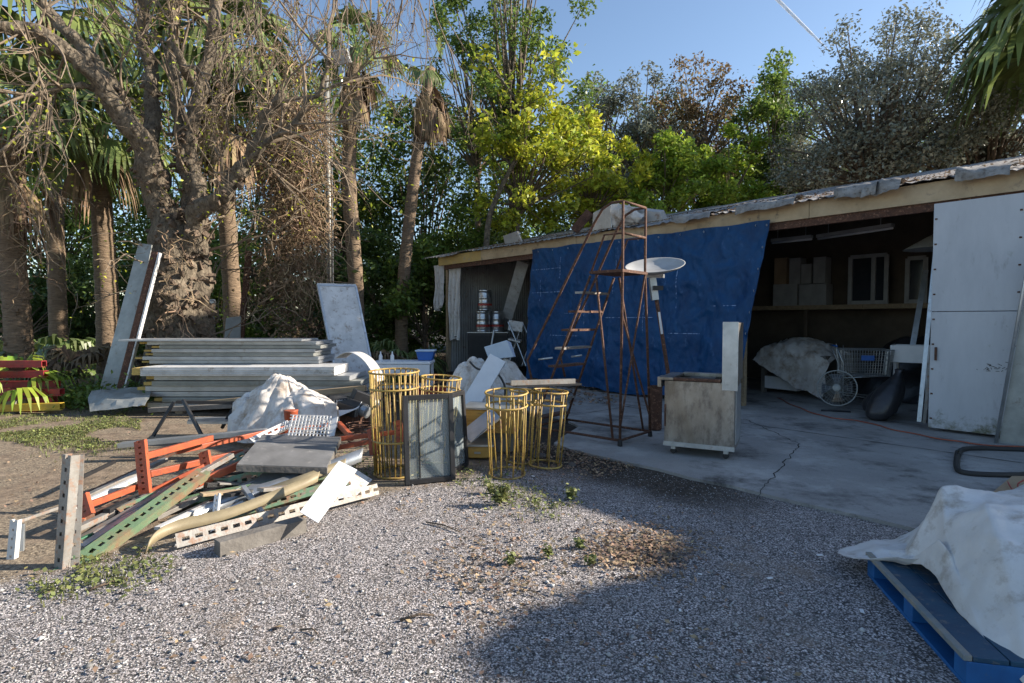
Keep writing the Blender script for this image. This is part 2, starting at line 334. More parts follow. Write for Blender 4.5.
# ------------------------------------------------------------------ the ground
def ground_mat():
    m = bpy.data.materials.new('gravel and dirt'); m.use_nodes = True; nt = m.node_tree; N = nt.nodes; L = nt.links; b = N['Principled BSDF']
    b.inputs['Roughness'].default_value = .85; b.inputs['Specular IOR Level'].default_value = .35
    tc = N.new('ShaderNodeTexCoord'); P = tc.outputs['Object']
    def noi(s, d=6, r=.6):
        n = N.new('ShaderNodeTexNoise'); n.inputs['Scale'].default_value = s; n.inputs['Detail'].default_value = d; n.inputs['Roughness'].default_value = r
        L.new(P, n.inputs['Vector']); return n.outputs['Fac']
    def ramp(x, *st):
        r = N.new('ShaderNodeValToRGB'); e = r.color_ramp.elements
        while len(e) < len(st): e.new(.5)
        for k, (p, c) in enumerate(st): e[k].position = p; e[k].color = (*c, 1)
        L.new(x, r.inputs[0]); return r.outputs[0]
    def mth(op, a, c=0., d=None):
        n = N.new('ShaderNodeMath'); n.operation = op
        for i, q in enumerate((a, c)):
            if hasattr(q, 'links'): L.new(q, n.inputs[i])
            else: n.inputs[i].default_value = q
        return n.outputs[0]
    def mix(f, a, c):
        n = N.new('ShaderNodeMix'); n.data_type = 'RGBA'
        if hasattr(f, 'links'): L.new(f, n.inputs[0])
        else: n.inputs[0].default_value = f
        for i, q in ((6, a), (7, c)):
            if hasattr(q, 'links'): L.new(q, n.inputs[i])
            else: n.inputs[i].default_value = (*q, 1)
        return n.outputs[2]
    def sm(x, a, c):
        n = N.new('ShaderNodeMapRange'); n.interpolation_type = 'SMOOTHSTEP'; n.inputs[1].default_value = a; n.inputs[2].default_value = c
        L.new(x, n.inputs[0]); return n.outputs[0]
    def vor(s, feat='F1'):
        n = N.new('ShaderNodeTexVoronoi'); n.inputs['Scale'].default_value = s; n.feature = feat; L.new(P, n.inputs['Vector']); return n
    v = vor(95); v2 = vor(150)
    sepc = N.new('ShaderNodeSeparateColor'); L.new(v.outputs['Color'], sepc.inputs[0])
    sepd = N.new('ShaderNodeSeparateColor'); L.new(v2.outputs['Color'], sepd.inputs[0])
    chips = ramp(sepc.outputs[0], (0, (.03, .028, .028)), (.22, (.12, .112, .11)), (.45, (.37, .335, .325)), (.75, (.64, .58, .565)), (1, (.88, .83, .81)))
    chips2 = ramp(sepd.outputs[0], (0, (.03, .03, .03)), (.4, (.31, .28, .27)), (1, (.74, .68, .66)))
    grav = mix(sm(noi(9), .42, .58), chips, chips2)
    edge = sm(v.outputs['Distance'], .006, .0105)
    grav = mix(mth('MULTIPLY', sm(mth('MULTIPLY', v.outputs['Distance'], 1), .4, .68), .8), grav, (.03, .028, .027))
    grav = mix(mth('MULTIPLY', sm(noi(1.1, 8), .52, .72), .4), grav, (.2, .175, .15))
    grav = mix(mth('MULTIPLY', sm(noi(2.6, 8, .7), .56, .7), .5), grav, (.13, .1, .08))
    grav = mix(mth('MULTIPLY', sm(noi(.9, 9, .75), .53, .66), .6), grav, (.26, .2, .15))
    dirt = ramp(noi(5, 10, .75), (.3, (.09, .065, .045)), (.5, (.2, .15, .105)), (.68, (.36, .28, .2)))
    straw = ramp(noi(38, 8, .8), (.42, (.07, .052, .037)), (.6, (.42, .34, .24)))
    dirt = mix(sm(noi(1.7), .4, .6), dirt, straw)
    sx = N.new('ShaderNodeSeparateXYZ'); L.new(P, sx.inputs[0]); X, Y = sx.outputs[0], sx.outputs[1]
    wob = mth('MULTIPLY', mth('SUBTRACT', noi(1.3, 8, .7), .5), 2.6)
    # dirt yard: beyond the line from (-2.8, 3.15) to (-.3, 5.6)
    q = mth('SUBTRACT', mth('SUBTRACT', Y, 3.25), mth('MULTIPLY', mth('ADD', X, 2.83), .95))
    back = mth('SUBTRACT', Y, 6.0)
    q = mth('MAXIMUM', mth('MINIMUM', q, mth('SUBTRACT', 2.0, X)), back)
    md = sm(mth('ADD', q, mth('MULTIPLY', wob, .55)), -.12, .3)
    col = mix(md, grav, dirt)
    # dark leaf mould along the slab edge, at right of the dirt
    ex = mth('ADD', mth('MULTIPLY', mth('SUBTRACT', X, 1.01), .756), mth('MULTIPLY', mth('SUBTRACT', Y, 6.32), .654))
    al = mth('SUBTRACT', mth('MULTIPLY', mth('SUBTRACT', Y, 6.32), .756), mth('MULTIPLY', mth('SUBTRACT', X, 1.01), .654))
    mm = mth('MULTIPLY', sm(mth('ADD', ex, mth('MULTIPLY', wob, .35)), -1.1, -.45), sm(mth('ADD', al, mth('MULTIPLY', wob, .4)), -2.3, -1.3))
    mould = ramp(noi(16, 9, .75), (.4, (.022, .018, .015)), (.56, (.07, .055, .042)), (.72, (.2, .16, .12)))
    col = mix(mm, col, mould)
    L.new(col, b.inputs['Base Color'])
    hs = mth('ADD', mth('MULTIPLY', mth('SUBTRACT', 1, v.outputs['Distance']), .5), mth('MULTIPLY', sepc.outputs[1], .5))
    bp = N.new('ShaderNodeBump'); bp.inputs['Strength'].default_value = .9; bp.inputs['Distance'].default_value = .006; L.new(hs, bp.inputs['Height'])
    bq = N.new('ShaderNodeBump'); bq.inputs['Strength'].default_value = .8; bq.inputs['Distance'].default_value = .04
    L.new(noi(7, 10, .7), bq.inputs['Height']); L.new(bp.outputs[0], bq.inputs['Normal']); L.new(bq.outputs[0], b.inputs['Normal'])
    return m
M['ground'] = ground_mat()
g = MB().add([(-900, -900, 0), (900, -900, 0), (900, 900, 0), (-900, 900, 0)], [(0, 1, 2, 3)]).build('ground', 'ground', kind='structure')
g.data.transform(Matrix.Translation(g.location)); g.location = (0, 0, 0)

def slab_mat():
    m = mat('slab concrete', (.38, .37, .35), (.25, .24, .225), .88, scale=1.1, bump=.5, bscale=110, c3=(.065, .06, .055), m3=.6, w3=.09, s3=1.7)
    nt = m.node_tree; N = nt.nodes; L = nt.links; b = N['Principled BSDF']; old = b.inputs['Base Color'].links[0].from_socket
    tc = N.new('ShaderNodeTexCoord')
    for sc_, lo, hi, c in ((70, .58, .66, (.42, .41, .39)), (45, .6, .68, (.07, .065, .06)), (.55, .52, .62, (.46, .45, .42)), (3.2, .6, .72, (.05, .045, .04))):
        n = N.new('ShaderNodeTexNoise'); n.inputs['Scale'].default_value = sc_; n.inputs['Detail'].default_value = 8; n.inputs['Roughness'].default_value = .7; L.new(tc.outputs['Object'], n.inputs[0])
        r = N.new('ShaderNodeMapRange'); r.inputs[1].default_value = lo; r.inputs[2].default_value = hi; r.inputs[4].default_value = .75; L.new(n.outputs['Fac'], r.inputs[0])
        x = N.new('ShaderNodeMix'); x.data_type = 'RGBA'; L.new(r.outputs[0], x.inputs[0]); L.new(old, x.inputs[6]); x.inputs[7].default_value = (*c, 1); old = x.outputs[2]
    L.new(old, b.inputs['Base Color']); return m
M['slab'] = slab_mat()
# slab outline in shed coordinates (t along the front, i into the shed)
out = [(-8, -4.72)] + [(-8 + k * .4 + .0, -4.72 + random.uniform(-.025, .025)) for k in range(1, 27)] + [(2.75, -4.66), (2.95, -4.3), (3.3, -3.6), (3.9, -3.3), (5.2, -3.15), (8.3, -3.0), (8.5, 6.4), (-8, 6.4)]
top = [FP(t, i, .03) for t, i in out]; bot = [FP(t, i, -.1) for t, i in out]; n = len(out)
sb = MB(); sb.add(top + bot, [tuple(range(n))[::-1]] + [(k, (k + 1) % n, (k + 1) % n + n, k + n) for k in range(n)])
sb.build('concrete_slab', 'slab', kind='structure')
def strip(pts, wd, z, jit=0.0):
    mb = MB(); P = []
    for a, b in zip(pts[:-1], pts[1:]):
        k = max(2, int((Vector(b) - Vector(a)).length / .07))
        P += [Vector(a).lerp(Vector(b), i / k) + Vector((random.uniform(-jit, jit), random.uniform(-jit, jit), 0)) for i in range(k)]
    P.append(Vector(pts[-1]))
    for i, p in enumerate(P):
        d = (P[min(i + 1, len(P) - 1)] - P[max(i - 1, 0)]).normalized(); s = Vector((-d.y, d.x, 0)) * wd * random.uniform(.4, 1.2) / 2
        mb.v += [tuple((p + s).xy) + (z,), tuple((p - s).xy) + (z,)]
    mb.f = [(2 * i, 2 * i + 1, 2 * i + 3, 2 * i + 2) for i in range(len(P) - 1)]
    return mb
M['crack'] = mat('crack dirt', (.03, .028, .025), (.015, .014, .013), .95)
strip([G(800, 447), G(788, 461), G(776, 477), G(761, 496), G(757, 503)], .012, .034, .024).build('slab_crack', 'crack', kind='structure')
strip([G(700, 420), G(722, 424), G(745, 421), G(800, 447)], .012, .034, .018).build('slab_crack', 'crack', kind='structure')
strip([FP(-7.9, -1.6), FP(3.0, -1.6), FP(8.2, -1.6)], .02, .0345, .003).build('slab_joint', 'crack', kind='structure')
strip([FP(4.0, -3.2), FP(4.0, 0)], .016, .035, .003).build('slab_joint', 'crack', kind='structure')

# ------------------------------------------------------------------ contrail: a very long, thin tube of ice cloud far up
M['contrail'] = mat('contrail', (.85, .85, .85), (.8, .8, .8), 1)
ct = MB(); cp = [A(770, -8, 3000), A(790, 12, 3020), A(808, 30, 3040), A(820, 42, 3060), A(828, 50, 3070)]
ct.tube(cp, [9, 8, 7, 5, 2.5], 8); ct.build('contrail', 'contrail', kind='structure', smooth=True)
nt = M['contrail'].node_tree; tr = nt.nodes.new('ShaderNodeBsdfTransparent'); mx = nt.nodes.new('ShaderNodeMixShader')
nz = nt.nodes.new('ShaderNodeTexNoise'); nz.inputs['Scale'].default_value = .03; tcx = nt.nodes.new('ShaderNodeTexCoord'); nt.links.new(tcx.outputs['Object'], nz.inputs[0])
mr = nt.nodes.new('ShaderNodeMapRange'); mr.inputs[1].default_value = .3; mr.inputs[2].default_value = .7; mr.inputs[3].default_value = .25; mr.inputs[4].default_value = .6
nt.links.new(nz.outputs['Fac'], mr.inputs[0]); nt.links.new(mr.outputs[0], mx.inputs[0])
nt.links.new(tr.outputs[0], mx.inputs[1]); nt.links.new(nt.nodes['Principled BSDF'].outputs[0], mx.inputs[2]); nt.links.new(mx.outputs[0], nt.nodes['Material Output'].inputs[0])

# ------------------------------------------------------------------ the shed
TL, TR, DEP = FT(446), -8.0, 6.0
shed = thing('open_shed', 'long low open-fronted workshop shed with a corrugated roof and pale timber fascia', 'shed', FP(2, 3, 0))
def corr(a, b, z0, z1, nrm, pitch=.09, dp=.018):       # corrugated sheet from a to b
    a, b = Vector(a), Vector(b); d = b - a; k = int(d.length / (pitch / 4)); mb = MB()
    for j in range(k + 1):
        p = a + d * (j / k) + Vector(nrm) * dp * math.sin(j * math.pi / 2 + .4)
        za, zb = (z0, z1) if not hasattr(z1, '__len__') else (z0, z1[0] + (z1[1] - z1[0]) * j / k)
        mb.v += [(p.x, p.y, za), (p.x, p.y, zb)]
    mb.f = [(2 * j, 2 * j + 2, 2 * j + 3, 2 * j + 1) for j in range(k)]
    return mb
SL = .235
def RZ(i): return 3.46 + SL * i
corr(FP(TL - .1, DEP), FP(7.9, DEP), 0, RZ(DEP) - .08, FN).build('back_wall', 'corr', shed, solid=.004)
corr(FP(TL, .1), FP(TL, DEP), 0, (RZ(.1) - .07, RZ(DEP) - .08), FD).build('end_wall', 'corr', shed, solid=.004)
def wall(name, t0, t1, i0, i1, z0, z1, z2, m):
    MB().hexa([FP(t0, i0, z0), FP(t1, i0, z0), FP(t1, i1, z0), FP(t0, i1, z0), FP(t0, i0, z1), FP(t1, i0, z1), FP(t1, i1, z2), FP(t0, i1, z2)]).build(name, m, shed)
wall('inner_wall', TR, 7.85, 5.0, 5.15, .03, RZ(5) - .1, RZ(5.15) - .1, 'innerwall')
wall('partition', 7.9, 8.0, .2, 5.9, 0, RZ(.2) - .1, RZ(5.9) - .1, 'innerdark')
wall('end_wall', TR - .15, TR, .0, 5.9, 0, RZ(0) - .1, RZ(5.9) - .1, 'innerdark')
for t in (TL, 7.95, 5.2, 2.75, -2.5, -4.5):
    o = MB().hexa([FP(t - .05, .03, 0), FP(t + .05, .03, 0), FP(t + .05, .13, 0), FP(t - .05, .13, 0), FP(t - .05, .03, 3.2), FP(t + .05, .03, 3.2), FP(t + .05, .13, 3.2), FP(t - .05, .13, 3.2)]).build('post', 'wood', shed)
    if t == TL: o['label'] = 'yellowed end post beside the white curtain'
# fascia in three boards, the left one yellower
M['fasciayellow'] = mat('new yellow fascia board', (.62, .45, .17), (.5, .35, .13), .8, 0, 3, c3=(.45, .36, .24), m3=.6)
for t0, t1, zz, m in ((TR, 1.6, .0, 'fascia'), (1.6 + .01, 6.6, .004, 'fascia'), (6.61, 10.1, -.004, 'fascia'), (10.11, TL + .25, .008, 'fasciayellow')):
    MB().hexa([FP(t0, -.1 + zz, 3.17), FP(t1, -.1 + zz, 3.17), FP(t1, -.06, 3.17), FP(t0, -.06, 3.17), FP(t0, -.1 + zz, 3.44), FP(t1, -.1 + zz, 3.44), FP(t1, -.06, 3.44), FP(t0, -.06, 3.44)]).build('fascia_board', m, shed)
MB().hexa([FP(TR, -.058, 3.05), FP(TL, -.058, 3.05), FP(TL, .02, 3.05), FP(TR, .02, 3.05), FP(TR, -.058, 3.2), FP(TL, -.058, 3.2), FP(TL, .02, 3.2), FP(TR, .02, 3.2)]).build('door_track', 'rust', shed)
for k in range(14):      # rafters
    t = TR + .6 + k * 1.5
    MB().hexa([FP(t, .05, 3.25), FP(t + .05, .05, 3.25), FP(t + .05, 5.9, 3.25 + SL * 5.85), FP(t, 5.9, 3.25 + SL * 5.85), FP(t, .05, 3.4), FP(t + .05, .05, 3.4), FP(t + .05, 5.9, 3.4 + SL * 5.85), FP(t, 5.9, 3.4 + SL * 5.85)]).build('rafter', 'woodgrey', shed)
# roof sheets, each a little askew, with ragged front lips
t = TR - .3; k = 0
while t < TL + .3:
    wd = random.uniform(.82, .95); lip = -.22 + random.uniform(-.06, .05); dz = random.uniform(0, .02) + (k % 2) * .012; mb = MB(); nn = 24
    sag = random.uniform(-.02, .03)
    for a in range(nn + 1):
        tt = t + (wd + .06) * a / nn; co = .013 * math.sin(a * math.pi / 2 + .5)
        for b_, i in enumerate((lip + random.uniform(-.02, .02), 0, 2, 4, 6.3)):
            z = RZ(i) + dz + co + .01
            if b_ == 0: z += random.uniform(-.012, .012) - abs(sag) * (1 if k % 3 else -1.2) * math.sin(a / nn * 3.1)
            mb.v.append(tuple(FP(tt, i, z)))
    mb.f = [(a * 5 + b_, a * 5 + b_ + 1, a * 5 + b_ + 6, a * 5 + b_ + 5) for a in range(nn) for b_ in range(4)]
    mb.build('roof_sheet', 'roof', shed, solid=.004); t += wd; k += 1
# torn felt patches hanging over the edge
M['felt'] = mat('torn roof felt', (.36, .34, .31), (.14, .13, .12), .8, 0, 6, bump=.4, bscale=12, c3=(.12, .1, .08), m3=.6)
for px0, px1, lift in ((678, 716, .05), (742, 800, .06), (838, 880, .10), (866, 902, .07), (955, 1010, .07)):
    t0, t1 = FT(px0), FT(px1); c = []
    for i, z in ((.6, .05), (.1, .05 + lift * .4), (-.22, .04 + lift), (-.3, -.03)):
        c.append([FP(t0 + (t1 - t0) * q, i + random.uniform(-.05, .05), RZ(i) + z + random.uniform(-.03, .03) * (i < 0)) for q in (0, .3, .6, 1)])
    patch(c, 10, 16, .03, 4, px0).build('roof_felt', 'felt', shed, smooth=True)

# sliding door leaf (separate, hangs on the track) and its neighbour
d = thing('sliding_door', 'tall pale grey panel door with a seam and mouldy foot, right of the dark doorway', 'door', FP(-.5, -.16, .06))
t0, t1 = FT(931, 320, -.16), FT(1034, 320, -.16)
for z0, z1, nm in ((.07, 1.66, 'lower_panel'), (1.668, 3.13, 'upper_panel')):
    MB().hexa([FP(t0, -.16, z0), FP(t1, -.16, z0), FP(t1, -.115, z0), FP(t0, -.115, z0), FP(t0, -.16, z1), FP(t1, -.16, z1), FP(t1, -.115, z1), FP(t0, -.115, z1)]).build(nm, 'door', d, bevel=.004)
nt = M['door'].node_tree   # green black mould near the foot: real growth, keeps its place
b = nt.nodes['Principled BSDF']; old = b.inputs['Base Color'].links[0].from_socket
ob = nt.nodes.new('ShaderNodeTexCoord'); sp = nt.nodes.new('ShaderNodeSeparateXYZ'); nt.links.new(ob.outputs['Object'], sp.inputs[0])
n1 = nt.nodes.new('ShaderNodeTexNoise'); n1.inputs['Scale'].default_value = 5; n1.inputs['Detail'].default_value = 10; n1.inputs['Roughness'].default_value = .75; nt.links.new(ob.outputs['Object'], n1.inputs[0])
r1 = nt.nodes.new('ShaderNodeMapRange'); r1.inputs[1].default_value = .42; r1.inputs[2].default_value = .02; nt.links.new(sp.outputs[2], r1.inputs[0])
ad = nt.nodes.new('ShaderNodeMath'); ad.operation = 'MULTIPLY_ADD'; nt.links.new(r1.outputs[0], ad.inputs[0]); ad.inputs[1].default_value = .2; nt.links.new(n1.outputs[0], ad.inputs[2])
r2 = nt.nodes.new('ShaderNodeMapRange'); r2.inputs[1].default_value = .62; r2.inputs[2].default_value = .8; nt.links.new(ad.outputs[0], r2.inputs[0])
mx = nt.nodes.new('ShaderNodeMix'); mx.data_type = 'RGBA'; nt.links.new(r2.outputs[0], mx.inputs[0]); nt.links.new(old, mx.inputs[6]); mx.inputs[7].default_value = (.12, .12, .06, 1); nt.links.new(mx.outputs[2], b.inputs['Base Color'])
MB().hexa([FP(t1 - .02, -.1, .08), FP(-4.4, -.1, .08), FP(-4.4, -.065, .08), FP(t1 - .02, -.065, .08), FP(t1 - .02, -.1, 3.1), FP(-4.4, -.1, 3.1), FP(-4.4, -.065, 3.1), FP(t1 - .02, -.065, 3.1)]).build('side_panel', M['zinc'], shed)
lsp = [A(998, 449, 7.0), A(1120, 470, 6.2), A(1140, 200, 6.2), A(1031, 262, 6.85)]
mini('leaning_sheet', MB().add(lsp, [(0, 1, 2, 3)]), 'zinc', 'dull grey sheet leaning over the right part of the door panel', 'metal sheet', solid=.01)
mini('steel_pipe', MB().tube([A(995, 448, 6.97), A(1026, 275, 6.85), A(1034, 240, 6.82)], .018, 8), 'galv', 'thin grey pipe leaning against the door panels at the far right', 'pipe', smooth=True)

mini('door_handle_bar', MB().bar(FP(t0 - .08, -.19, .95), FP(t0 - .08, -.19, 1.15), .03, .025, FN), 'rust', 'small rusty pull handle on the left edge of the pale door panel', 'handle') if False else None
hb = MB().bar(FP(t0 - .07, -.185, 1.0), FP(t0 - .07, -.185, 1.18), .025, .025, FN).build('handle', 'rust', d)
sb_ = MB()
for k in range(9):
    for tt in (t0 - .03, t0 - .9): sb_.box(FP(tt, -.163, .2 + k * .34), (.02, .02, .02))
sb_.build('rivets', 'rust', d)
sm_ = MB()
for k in range(26):
    p = FX(random.gauss(994, 9), random.gauss(368, 2.5), -.164); q_ = p + FD * random.uniform(-.05, .05) + V(0, 0, random.uniform(-.03, .03)); sm_.bar(p, q_, .006, .003, FN)
sm_.build('scratches', 'blackmetal', d)
# blue tarp over the middle of the front
def cre(u, v): return .13 * crum((u * 1.9, v * 1.1, .3), 3.2) + .05 * crum((u * 2.4, v * 1.3, .9), 8) + .1 * (abs(noise.noise(Vector((u * 13 + v * 3, v * 5 - u * 3, 2)))) - .2) + .05 * (abs(noise.noise(Vector((u * 26 - v * 6, v * 12, 6)))) - .2)
tb = MB(); nu, nv = 200, 110; ta, tz = FT(537.5), FT(774)
for a in range(nu + 1):
    u = a / nu
    for c in range(nv + 1):
        v = c / nv; ztop = 3.2 + .012 * math.sin(u * 34) * (1 - v) ** 3 + .05 * (1 - u); zb = .12 + .06 * math.sin(u * 9) + .06 * noise.noise(Vector((u * 14, 0, 3)))
        z = ztop + (zb - ztop) * v; t = ta + (tz - ta) * u
        t += (u ** 4) * v * .45
        fold = .05 * math.sin(u * 41 + 2 * noise.noise(Vector((u * 5, v * 1.5, 1)))) * (.25 + v * .6) + .12 * noise.noise(Vector((u * 6 + v * 1.2, v * 2.2, 7)))
        fold += .09 * noise.noise(Vector((u * 3 - v * 3, v * 5, 17))) * v + cre(u, v)
        tb.v.append(tuple(FP(t, -.17 - .22 * v + fold * .55, z)))
tb.f = [(a * (nv + 1) + c, a * (nv + 1) + c + 1, (a + 1) * (nv + 1) + c + 1, (a + 1) * (nv + 1) + c) for a in range(nu) for c in range(nv)]
tp = thing('blue_tarp', 'big creased blue tarpaulin hung over the middle of the shed front', 'tarp', FP((ta + tz) / 2, -.3, .1))
tb.build('tarp_sheet', 'tarpblue', tp, smooth=True)
for k in range(9): MB().ring(FP(tz + .04 + (k / 8) * .43, -.235 - .2 * k / 8, 3.12 - k * .36), .016, .005, 12, 4, Matrix.Rotation(R(90), 3, 'X') @ Matrix.Rotation(R(40), 3, 'Y')).build('eyelet', 'galv', tp)
for k in range(12): MB().ring(FP(ta + (tz - ta) * (k + .5) / 12, -.2, 3.14 + .04 * (1 - k / 11)), .016, .005, 12, 4, Matrix.Rotation(R(90), 3, 'X') @ Matrix.Rotation(R(40), 3, 'Y')).build('eyelet', 'galv', tp)
M['tape'] = mat('worn tarp patches', (.3, .42, .62), (.12, .22, .45), .6, 0, 30)
for (t_, z_, ax, L_) in ((7.9, 2.75, 0, .9), (7.9, 2.2, 0, 1.0), (7.6, 2.5, 1, .5), (5.6, 1.6, 0, 1.2), (6.8, 1.7, 0, .8), (4.6, 2.0, 1, .7), (5.4, 2.9, 1, .8), (4.0, 1.3, 0, 1.1), (3.9, 2.6, 1, .9), (7.2, 1.2, 0, .9), (6.2, 2.2, 1, .8), (3.2, 1.8, 0, .6), (7.0, 3.0, 1, .5)):
    wt = MB(); n_ = int(L_ / .012)        # one worn line where the tarp was folded: a ribbon that comes and goes
    for q in range(n_ + 1):
        s_ = L_ * q / n_; p = (t_ - s_, z_) if ax == 0 else (t_, z_ - s_); u = (p[0] - ta) / (tz - ta); v = (3.23 - p[1]) / 3.1
        on = noise.noise(V(s_ * 26, t_, z_)) > .02; ww = .007 if on else .0009
        fold = .05 * math.sin(u * 41 + 2 * noise.noise(Vector((u * 5, v * 1.5, 1)))) * (.25 + v * .6) + .12 * noise.noise(Vector((u * 6 + v * 1.2, v * 2.2, 7))) + .09 * noise.noise(Vector((u * 3 - v * 3, v * 5, 17))) * v + cre(u, v)
        i = -.17 - .22 * v + fold * .55 - .009
        wt.v += [tuple(FP(p[0] - (ww if ax else 0), i, p[1] + (0 if ax else ww))), tuple(FP(p[0] + (ww if ax else 0), i, p[1] - (0 if ax else ww)))]
    wt.f = [(2 * q, 2 * q + 1, 2 * q + 3, 2 * q + 2) for q in range(n_)]
    wt.build('worn_crease', 'tape', tp)
# grey white curtain cloths at the shed's left end
def curtain(t0, t1, i0, z0, z1, lab, seed, lean=0.):
    mb = MB(); nu, nv = 26, 24
    for a in range(nu + 1):
        for c in range(nv + 1):
            u, v = a / nu, c / nv; zz = z1 + (z0 - z1) * v + .08 * v * math.sin(u * 6 + seed)
            t = t0 + (t1 - t0) * u * (1 - .25 * v) + lean * v
            mb.v.append(tuple(FP(t, i0 + .085 * math.sin(u * 19 + seed + v * 2) * (.5 + v * .5) + .07 * noise.noise(Vector((u * 4, v * 3, seed))) - .04 * v, zz)))
    mb.f = [(a * (nv + 1) + c, a * (nv + 1) + c + 1, (a + 1) * (nv + 1) + c + 1, (a + 1) * (nv + 1) + c) for a in range(nu) for c in range(nv)]
    return mini('curtain', mb, 'tarpgrey', lab, 'curtain', 'white curtains at the shed end', smooth=True)
curtain(TL + .12, TL + .62, -.02, 1.9, 3.2, 'short greyish white curtain hanging outside the end post of the shed', 1)
curtain(TL - .12, TL - .75, .05, 1.0, 3.13, 'long greyish white curtain hanging just inside the end post of the shed', 4, -.1)

# ------------------------------------------------------------------ left bay: kegs on a cabinet, chair, leaning board
def keg():
    k = thing('beer_keg', None, 'keg', (0, 0, 0), 'steel kegs in the left bay', True)
    MB().lathe((0, 0, 0), [(.17, .05), (.195, .06), (.2, .1), (.2, .22), (.207, .235), (.2, .25), (.2, .36), (.207, .375), (.2, .39), (.2, .5), (.19, .54), (.12, .575), (.04, .58)], 28).build('shell', 'keg', k, smooth=True)
    MB().lathe((0, 0, 0), [(.185, 0), (.195, .005), (.195, .07), (.185, .075)], 28).build('foot_ring', 'keg', k, smooth=True)
    r = MB().lathe((0, 0, 0), [(.175, .52), (.18, .59), (.19, .6), (.195, .59), (.19, .52)], 28); r.build('top_ring', 'keg', k, smooth=True)
    MB().lathe((0, 0, 0), [(.035, .57), (.035, .6), (.02, .605)], 12).build('valve', 'blackmetal', k)
    MB().lathe((0, 0, 0), [(.2015, .15), (.2015, .21)], 28).build('band', 'redplastic', k)
    return k
k0 = keg()
YK = 16.4
kb = A(483, 332, YK)
for (px, py, yy, lab, q) in ((483, 332, YK, 'lower steel keg of the stack of two in the left bay', 0), (485, 332, YK, 'upper steel keg of the stack of two in the left bay', 1), (497, 335, YK + .2, 'single steel keg standing right of the stacked pair', 0)):
    k = k0 if lab.startswith('lower') else dup(k0)
    p = A(px, py, yy); k.location = (p.x, p.y, kb.z + q * .605); k['label'] = lab; k.rotation_euler.z = q
cabz = kb.z
c = thing('metal_cabinet', 'dark low cabinet carrying the steel kegs in the left bay', 'cabinet', (kb.x + .1, YK, 0))
MB().box((kb.x + .15, YK + .05, cabz / 2), (1.1, .6, cabz - .04)).build('carcass', 'blackmetal', c)
MB().box((kb.x + .15, YK + .04, cabz - .01), (1.16, .66, .02)).build('top', 'galv', c)
for s in (-1, 1): MB().box((kb.x + .15 + s * .27, YK - .262, cabz / 2), (.5, .02, cabz - .2)).build('door', 'rubber', c, bevel=.004)
c = thing('leaning_board', 'wide grey board leaning diagonally behind the kegs', 'board', A(507, 325, 16.8)); 
MB().bar(A(507, 318, 16.8), A(523, 262, 15.4), .32, .05, (0, -1, .2)).build('plank', 'whitepaint', c)
# keg tap hose
mini('hose', MB().tube([cr([A(494, 330, 15.9), A(492, 342, 15.8), A(490, 356, 15.8), A(494, 366, 15.8)], i / 14) for i in range(15)], .025, 8), 'white', 'pale hose hanging down in front of the kegs', 'hose', smooth=True)
# a folded grey chair frame
c = thing('folding_chair', 'grey folding chair standing in the left bay near the tarp', 'chair', A(517, 352, 14.9))
for s in (0, .42):
    o_ = V(s * .9, s * .35, 0)
    MB().tube([A(508, 322, 14.9) + o_, A(518, 345, 14.7) + o_, A(526, 366, 14.5) + o_], .02, 6).build('leg', 'galv', c)
    MB().tube([A(522, 325, 15.1) + o_, A(508, 366, 14.8) + o_], .02, 6).build('leg', 'galv', c)
MB().hexa([A(508, 340, 14.8), A(520, 343, 14.6), A(522, 341, 15.1), A(511, 339, 15.2)] + [p + V(0, 0, .04) for p in (A(508, 340, 14.8), A(520, 343, 14.6), A(522, 341, 15.1), A(511, 339, 15.2))]).build('seat', 'whitepaint', c)
MB().hexa([A(508, 330, 14.9), A(522, 332, 14.8), A(522, 332, 14.84), A(508, 330, 14.94), A(509, 320, 14.9), A(523, 322, 14.8), A(523, 322, 14.84), A(509, 320, 14.94)]).build('backrest', 'whitepaint', c)

# ------------------------------------------------------------------ main bay
sh = thing('wall_shelf', 'long wooden shelf across the back of the dark doorway', 'shelf', FP(1.5, 4.6, 1.8))
SHZ = FX(840, 306, 4.3).z
for t0, t1 in ((-1.5, 2.2), (2.21, 6.5)):
    MB().hexa([FP(t0, 4.3, SHZ - .07), FP(t1, 4.3, SHZ - .07), FP(t1, 4.98, SHZ - .07), FP(t0, 4.98, SHZ - .07), FP(t0, 4.3, SHZ + .03), FP(t1, 4.3, SHZ + .03), FP(t1, 4.98, SHZ + .03), FP(t0, 4.98, SHZ + .03)]).build('board', 'wood', sh)
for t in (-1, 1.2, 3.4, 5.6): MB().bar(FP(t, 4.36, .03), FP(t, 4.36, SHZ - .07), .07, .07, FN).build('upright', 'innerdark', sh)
def fbox(name, px0, px1, py0, py1, i, dep, m, lab, cat, group=None, zb=None, bev=.004):
    a = FX(px0, py1, i); b_ = FX(px1, py1, i); zt = FX((px0 + px1) / 2, py0, i).z; z0 = zb if zb is not None else min(a.z, b_.z); t0 = (a - F0).dot(FD); t1 = (b_ - F0).dot(FD)
    mb = MB().hexa([FP(t0, i, z0), FP(t1, i, z0), FP(t1, i + dep, z0), FP(t0, i + dep, z0), FP(t0, i, zt), FP(t1, i, zt), FP(t1, i + dep, zt), FP(t0, i + dep, zt)])
    return mini(name, mb, m, lab, cat, group, bevel=bev) if lab else (mb, t0, t1, z0, zt)
zs = SHZ + .031
bx = [(773, 797, 284, 300, 'wide white carton at the lower left on the shelf', 'dull'), (799, 826, 284, 300, 'wide white carton at the lower right beside its twin on the shelf', 'dull')]
zmid = None
for px0, px1, py0, py1, lab, m in bx:
    fbox('carton', px0, px1, py0, py1, 4.4, .4, m, lab, 'box', 'cartons on the shelf', zb=zs); 
